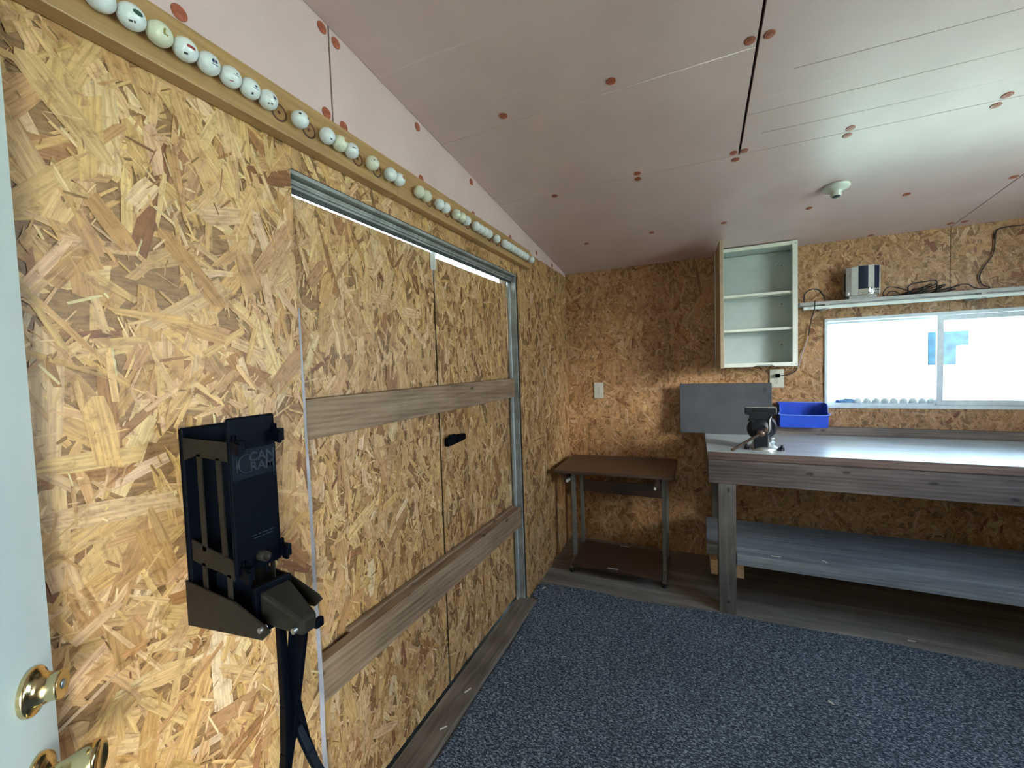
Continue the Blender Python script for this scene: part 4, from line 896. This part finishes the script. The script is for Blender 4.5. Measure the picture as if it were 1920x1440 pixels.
# door leaf opened towards the room, seen almost edge-on
H = Vector((0.134, 3.150, 0)); T_ = Vector((0.147, 2.885, 0)); dv = (T_-H).normalized(); nv = Vector((-dv.y, dv.x, 0)) if Vector((-dv.y, dv.x, 0)).x > 0 else Vector((dv.y, -dv.x, 0))
z0, z1 = cz0, 2.178
g = MB(); g.hexa([H+Vector((0, 0, z0)), T_+Vector((0, 0, z0)), T_+nv*0.019+Vector((0, 0, z0)), H+nv*0.019+Vector((0, 0, z0)), H+Vector((0, 0, z1)), T_+Vector((0, 0, z1)), T_+nv*0.019+Vector((0, 0, z1)), H+nv*0.019+Vector((0, 0, z1))])
cdoor = g.build('cabinet_door', 'cab_edge', cb, bevel=0.001)
g = MB(); a, b = H+nv*0.0195, T_+nv*0.0195
g.hexa([a+Vector((0, 0, z0)), b+Vector((0, 0, z0)), b+nv*0.002+Vector((0, 0, z0)), a+nv*0.002+Vector((0, 0, z0)), a+Vector((0, 0, z1)), b+Vector((0, 0, z1)), b+nv*0.002+Vector((0, 0, z1)), a+nv*0.002+Vector((0, 0, z1))])
g.build('door_facing', 'cab_white', cdoor)

# ------------------------------------------------------------------ shelf above the window with appliance and cords
ws = empty('wall_shelf', (1.5, 3.22, 1.745), 'narrow grey painted shelf with a white front rod above the window', 'shelf')
g = MB(); g.box(0.612, 2.10, 3.145, YB-0.005, 1.765, 1.784); g.build('shelf_board', 'shelf_paint', ws, bevel=0.001)
g = MB(); g.cyl((0.629, 3.139, 1.746), (2.10, 3.139, 1.746), 0.0105, seg=20); g.build('front_rod', 'trim_white', ws)
g = MB()
for x in (0.75, 1.45, 2.0): g.box(x-0.01, x+0.01, 3.13, YB-0.005, 1.735, 1.7645)
g.build('rod_bracket', 'shelf_paint', ws)
ap = empty('chrome_appliance', (0.95, 3.21, 1.784), 'small chrome appliance with dark navy front panels and a ring on its front', 'appliance')
# plan outline: bowed front facing the room, z from 1.802 to 1.978
def bow(t, off=0.0):   # t 0..1 left to right along the bowed front
    x = 0.882+0.138*t; y = 3.178-0.030*sin(pi*t)-off; return x, y
AZ0, AZ1 = 1.806, 1.980
out = [bow(k/14) for k in range(15)]
g = MB(); g.prism([(x, y, AZ0) for x, y in out]+[(1.020, 3.262, AZ0), (0.860, 3.262, AZ0), (0.860, 3.195, AZ0)], (0, 0, AZ1-AZ0)); g.build('housing', 'chrome_dull', ap, bevel=0.0015)
def strip(t0, t1, za, zb, mat, name, off=0.0015):
    g = MB(); n = 6; v = []
    for k in range(n+1):
        t = t0+(t1-t0)*k/n; x, y = bow(t, off); x2, y2 = bow(t, -0.001); v.append(((x, y, za), (x, y, zb), (x2, y2, zb), (x2, y2, za)))
    for i in range(n):
        a, b = v[i], v[i+1]; g.hexa([a[0], b[0], b[3], a[3], a[1], b[1], b[2], a[2]])
    return g.build(name, mat, ap)
strip(0.0, 0.20, AZ0, AZ1-0.003, 'trim_white', 'white_panel'); strip(0.21, 0.52, AZ0+0.036, AZ1-0.002, 'navy', 'navy_panel'); strip(0.525, 0.75, AZ0+0.034, AZ1-0.002, 'shelf_paint', 'grey_panel'); strip(0.755, 0.96, AZ0+0.036, AZ1-0.004, 'navy', 'navy_panel'); strip(0.965, 1.0, AZ0, AZ1-0.006, 'trim_white', 'edge_panel')
strip(0.21, 0.96, AZ0+0.002, AZ0+0.008, 'chrome', 'lower_bar', 0.004); strip(0.21, 0.96, AZ0+0.024, AZ0+0.028, 'chrome', 'upper_bar', 0.003)
g = MB(); rc = Vector((0.882+0.138*0.62, 3.143, AZ0+0.024)); g.tube([rc+Vector((0.012*cos(a), 0, 0.019*sin(a))) for a in [2*pi*k/24 for k in range(25)]], 0.0028, 8, 1); g.build('ring', 'chrome', ap)
g = MB(); g.box(0.858, 0.8595, 3.205, 3.225, AZ0+0.035, AZ1-0.03); g.build('side_slot', 'slot', ap); g = MB(); g.box(0.866, 0.876, 3.183, 3.192, AZ0+0.005, AZ0+0.024); g.build('side_bolt', 'trim_white', ap)
g = MB(); g.box(0.872, 1.005, 3.18, 3.262, 1.7845, AZ0); g.build('foot_block', 'shelf_paint', ap)

# cord from the outlet up to the shelf: dark at both ends, pinkish white in the middle
c1 = empty('power_cord', (0.66, 3.25, 1.785), 'cord from the wall outlet looping up onto the shelf beside the cabinet', 'cord')
MB().tube([(0.655, 3.235, 1.789), (0.655, 3.255, 1.82), (0.664, 3.262, 1.858), (0.700, 3.262, 1.880), (0.735, 3.258, 1.870), (0.750, 3.22, 1.83), (0.752, 3.18, 1.789)], 0.0032).build('cord_loop', 'black_rubber', c1)
MB().tube([(0.690, 3.137, 1.789), (0.684, 3.118, 1.778), (0.682, 3.116, 1.735), (0.688, 3.2, 1.70), (0.693, 3.268, 1.66), (0.684, 3.278, 1.577), (0.662, 3.278, 1.50), (0.648, 3.278, 1.457)], 0.0030).build('cord_upper', 'black_rubber', c1)
MB().tube([(0.684, 3.2775, 1.577), (0.662, 3.2775, 1.50), (0.648, 3.2775, 1.457), (0.634, 3.2775, 1.395), (0.622, 3.2775, 1.362)], 0.0033).build('cord_pale_section', 'white_cord', c1)
MB().tube([(0.625, 3.277, 1.370), (0.600, 3.276, 1.340), (0.560, 3.27, 1.324), (0.520, 3.262, 1.322)], 0.0032).build('cord_lower', 'black_rubber', c1)
bx(0.497, 0.523, 3.255, 3.2735, 1.309, 1.334).build('plug', 'black_plastic', c1, bevel=0.003)
c2 = empty('cord_tangle', (1.3, 3.22, 1.785), 'tangled black cord lying on the shelf and climbing the wall to the right', 'cord')
rs = random.Random(5); P = []
for k in range(64):
    t = k/63; ph = k*0.95; cx = 1.13+0.22*t
    P.append((cx+0.075*cos(ph)*(0.6+0.4*sin(k*0.37)), 3.215+0.028*sin(ph*0.7), 1.789+0.022*(1+sin(ph+1.2))*(0.3+0.9*abs(sin(pi*t)))))
g = MB().tube(P, 0.0027, 7, 4)
g.tube([(1.052, 3.21, 1.789), (1.045, 3.215, 1.81), (1.065, 3.22, 1.842), (1.10, 3.23, 1.846), (1.15, 3.225, 1.825), (1.19, 3.22, 1.800)], 0.0027, 7, 5); g.tube([(1.06, 3.2, 1.789), (1.07, 3.205, 1.815), (1.10, 3.21, 1.818), (1.13, 3.21, 1.790)], 0.0027, 7, 5)
g.tube([(1.17, 3.22, 1.80), (1.165, 3.225, 1.835), (1.19, 3.23, 1.858), (1.25, 3.23, 1.862), (1.29, 3.23, 1.866), (1.292, 3.22, 1.83), (1.285, 3.21, 1.79)], 0.0030, 7, 5)
g.tube([(1.29, 3.21, 1.789), (1.34, 3.22, 1.80), (1.38, 3.23, 1.826), (1.43, 3.235, 1.828), (1.455, 3.23, 1.805), (1.49, 3.225, 1.789), (1.35, 3.2, 1.788), (1.2, 3.2, 1.788)], 0.0027, 7, 5)
g.build('tangle', 'black_rubber', c2)
MB().tube([(1.30, 3.215, 1.789), (1.42, 3.225, 1.789), (1.49, 3.24, 1.792), (1.535, 3.262, 1.802), (1.512, 3.28, 1.825), (1.500, 3.28, 1.870), (1.518, 3.28, 1.925), (1.552, 3.28, 1.985), (1.560, 3.28, 2.05), (1.562, 3.28, 2.10), (1.575, 3.28, 2.128), (1.64, 3.28, 2.136), (1.75, 3.28, 2.13)], 0.0028).build('rising_cord', 'black_rubber', c2)
g = MB(); g.cyl((1.560, 3.28, 2.075), (1.561, 3.28, 2.105), 0.005, seg=10); g.build('cord_joint', 'black_rubber', c2)

# ------------------------------------------------------------------ outlets and ceiling lamp holder
def outlet(x0, x1, z0, z1, label):
    yy = YB-0.0045; o = empty('wall_outlet', ((x0+x1)/2, yy, z0), label, 'outlet', 'wall outlets')
    bx(x0, x1, yy-0.005, yy-0.0003, z0, z1).build('cover_plate', 'ivory', o, bevel=0.002)
    cx = (x0+x1)/2; cz = (z0+z1)/2
    for s_ in (1, -1):
        g = MB(); g.lathe((cx, yy-0.0048, cz+s_*0.0195), (0, -1, 0), [(0.0165, 0), (0.0165, 0.0016), (0.015, 0.0022)], 28); r = g.build('receptacle', 'ivory', o)
        g = MB(); zc_ = cz+s_*0.0195
        g.box(cx-0.0072, cx-0.0050, yy-0.0078, yy-0.0066, zc_-0.001, zc_+0.008); g.box(cx+0.0050, cx+0.0072, yy-0.0078, yy-0.0066, zc_-0.001, zc_+0.008); g.cyl((cx, yy-0.0066, zc_-0.008), (cx, yy-0.0078, zc_-0.008), 0.0026, seg=10); g.build('slots', 'slot', r)
    g = MB(); g.cyl((cx, yy-0.005, cz), (cx, yy-0.0062, cz), 0.003, seg=10); g.build('cover_screw', 'tan_leg', o)
outlet(-0.742, -0.668, 1.165, 1.288, 'ivory duplex outlet on the back wall above the brown desk')
outlet(0.466, 0.548, 1.240, 1.364, 'ivory duplex outlet under the cabinet with a black plug in it')
lh = empty('lamp_holder', (0.634, 2.511, zc(2.511)), 'white porcelain lamp holder without a bulb on the sloping ceiling', 'lamp holder')
o_ = Vector((0.634, 2.511, zc(2.511)))+nrm*0.0005
MB().lathe(o_, nrm, [(0.056, 0), (0.0575, 0.004), (0.056, 0.009), (0.048, 0.015), (0.036, 0.020), (0.026, 0.026), (0.0225, 0.034), (0.0225, 0.048), (0.0205, 0.050), (0.0165, 0.049)], 44).build('porcelain_body', 'porcelain', lh)
MB().lathe(o_+nrm*0.0475, nrm, [(0.0165, 0), (0.0165, 0.0022), (0.0, 0.0022)], 24).build('socket', 'slot', lh)
for s_ in (-1, 1):
    p = o_+nrm*0.012+Vector((s_*0.044, 0, 0)); g = MB(); g.cyl(p, p+nrm*0.003, 0.004, seg=12); g.build('mounting_screw', 'slot', lh)

# ------------------------------------------------------------------ loose wood splinters
def splinter(x, y, z, ang, l, w, lab, nrm_=(0, 0, 1), tilt=0):
    g = MB(); ca, sa = cos(ang), sin(ang)
    if nrm_[2]:
        P = [Vector((x+a*ca-b*sa, y+a*sa+b*ca, z)) for a, b in ((-l/2, -w/2), (l/2, -w/3), (l/2, w/3), (-l/2, w/2))]; g.prism(P, (0, 0, 0.0022))
    else:
        P = [Vector((x, y+a*ca-b*sa, z+a*sa+b*ca)) for a, b in ((-l/2, -w/2), (l/2, -w/3), (l/2, w/3), (-l/2, w/2))]; g.prism(P, (0.002, 0, 0))
    return g.build('wood_splinter', 'splinter', label=lab, cat='wood splinter', group='stray wood splinters')
CZ = 0.0092
splinter(-0.905, 2.43, CZ, 1.1, 0.028, 0.012, 'short white chip on the carpet at the left wall corner')
splinter(0.50, 2.02, CZ, -0.8, 0.022, 0.008, 'pale chip on the carpet in front of the bench')
splinter(0.215, 1.42, CZ, 0.3, 0.030, 0.003, 'thin pale splinter lying on the carpet at the bottom of the view, pointing sideways')
splinter(0.305, 1.35, CZ, 2.0, 0.034, 0.003, 'thin pale splinter lying on the carpet at the bottom of the view, upright')
splinter(0.52, 1.62, CZ, 0.7, 0.020, 0.003, 'tiny pale splinter on the carpet right of the view centre')
splinter(-0.86, 1.93, CZ, 1.3, 0.022, 0.004, 'small splinter at the carpet edge beside the door sill')
splinter(-0.80, 1.62, CZ, 0.4, 0.016, 0.004, 'small splinter on the carpet near the double doors')
splinter(0.395, 2.60, 0.3522, 0.05, 0.045, 0.006, 'white splinter lying on the front plank of the bench shelf')
splinter(0.62, 2.62, 0.3522, -1.0, 0.028, 0.009, 'small chip on the bench shelf, past the thin white splinter')
splinter(-0.93, 1.50, 0.0262, 1.2, 0.035, 0.007, 'pale splinter lying on the sill under the joint of the doors')
splinter(-0.925, 1.30, 0.0262, 0.9, 0.030, 0.006, 'pale splinter lying on the near half of the door sill')
splinter(0.98, 2.63, 0.0003, 0.1, 0.030, 0.008, 'pale chip on the bare boards under the bench')

# ------------------------------------------------------------------ outdoors
pc = empty('light_screen', (0.4, -1.5, -0.3), kind='structure')  # unseen enclosure added to hold back light from the doorway
MB().box(-2.2, 3.0, -3.0, YF-0.12, 2.35, 2.42).build('light_screen_roof', 'soffit', pc); MB().box(-2.2, -2.1, -3.0, YF-0.12, -0.3, 2.35).build('light_screen_wall', 'soffit', pc); MB().box(-2.2, 1.2, -2.1, -2.0, -0.3, 2.35).build('light_screen_wall', 'soffit', pc); MB().box(-2.1, 3.0, -3.0, YF-0.12, -0.30, -0.05).build('light_screen_deck', 'floor', pc)
g = bx(-30, 30, -30, 30, -0.34, -0.30); g.build('ground', 'grass', kind='structure')
hs = empty('neighbour_house', (3.0, 7.6, -0.3), 'white house across the yard seen through the window', 'house')
g = MB()
for k in range(22): g.hexa([(-4, 7.50, -0.3+k*0.2), (12, 7.50, -0.3+k*0.2), (12, 7.9, -0.3+k*0.2), (-4, 7.9, -0.3+k*0.2), (-4, 7.515, -0.1+k*0.2), (12, 7.515, -0.1+k*0.2), (12, 7.9, -0.1+k*0.2), (-4, 7.9, -0.1+k*0.2)])
g.build('wall', 'house_siding', hs)
g = MB(); g.box(2.86, 3.34, 7.44, 7.50, 1.20, 1.78); hw = g.build('window_casing', 'siding', hs)
g = MB(); g.box(2.90, 3.310, 7.436, 7.442, 1.265, 1.715); g.build('window_glass', 'house_glass', hw)
g = MB(); g.box(3.185, 3.315, 7.36, 7.4355, 1.25, 1.52); g.build('air_conditioner', 'siding', hw, bevel=0.01)
g = MB(); g.tube([(2.70, 7.47, 1.85), (2.70, 7.47, 1.20), (2.74, 7.46, 1.10), (2.84, 7.46, 1.08)], 0.018); g.build('conduit', 'shelf_paint', hs)
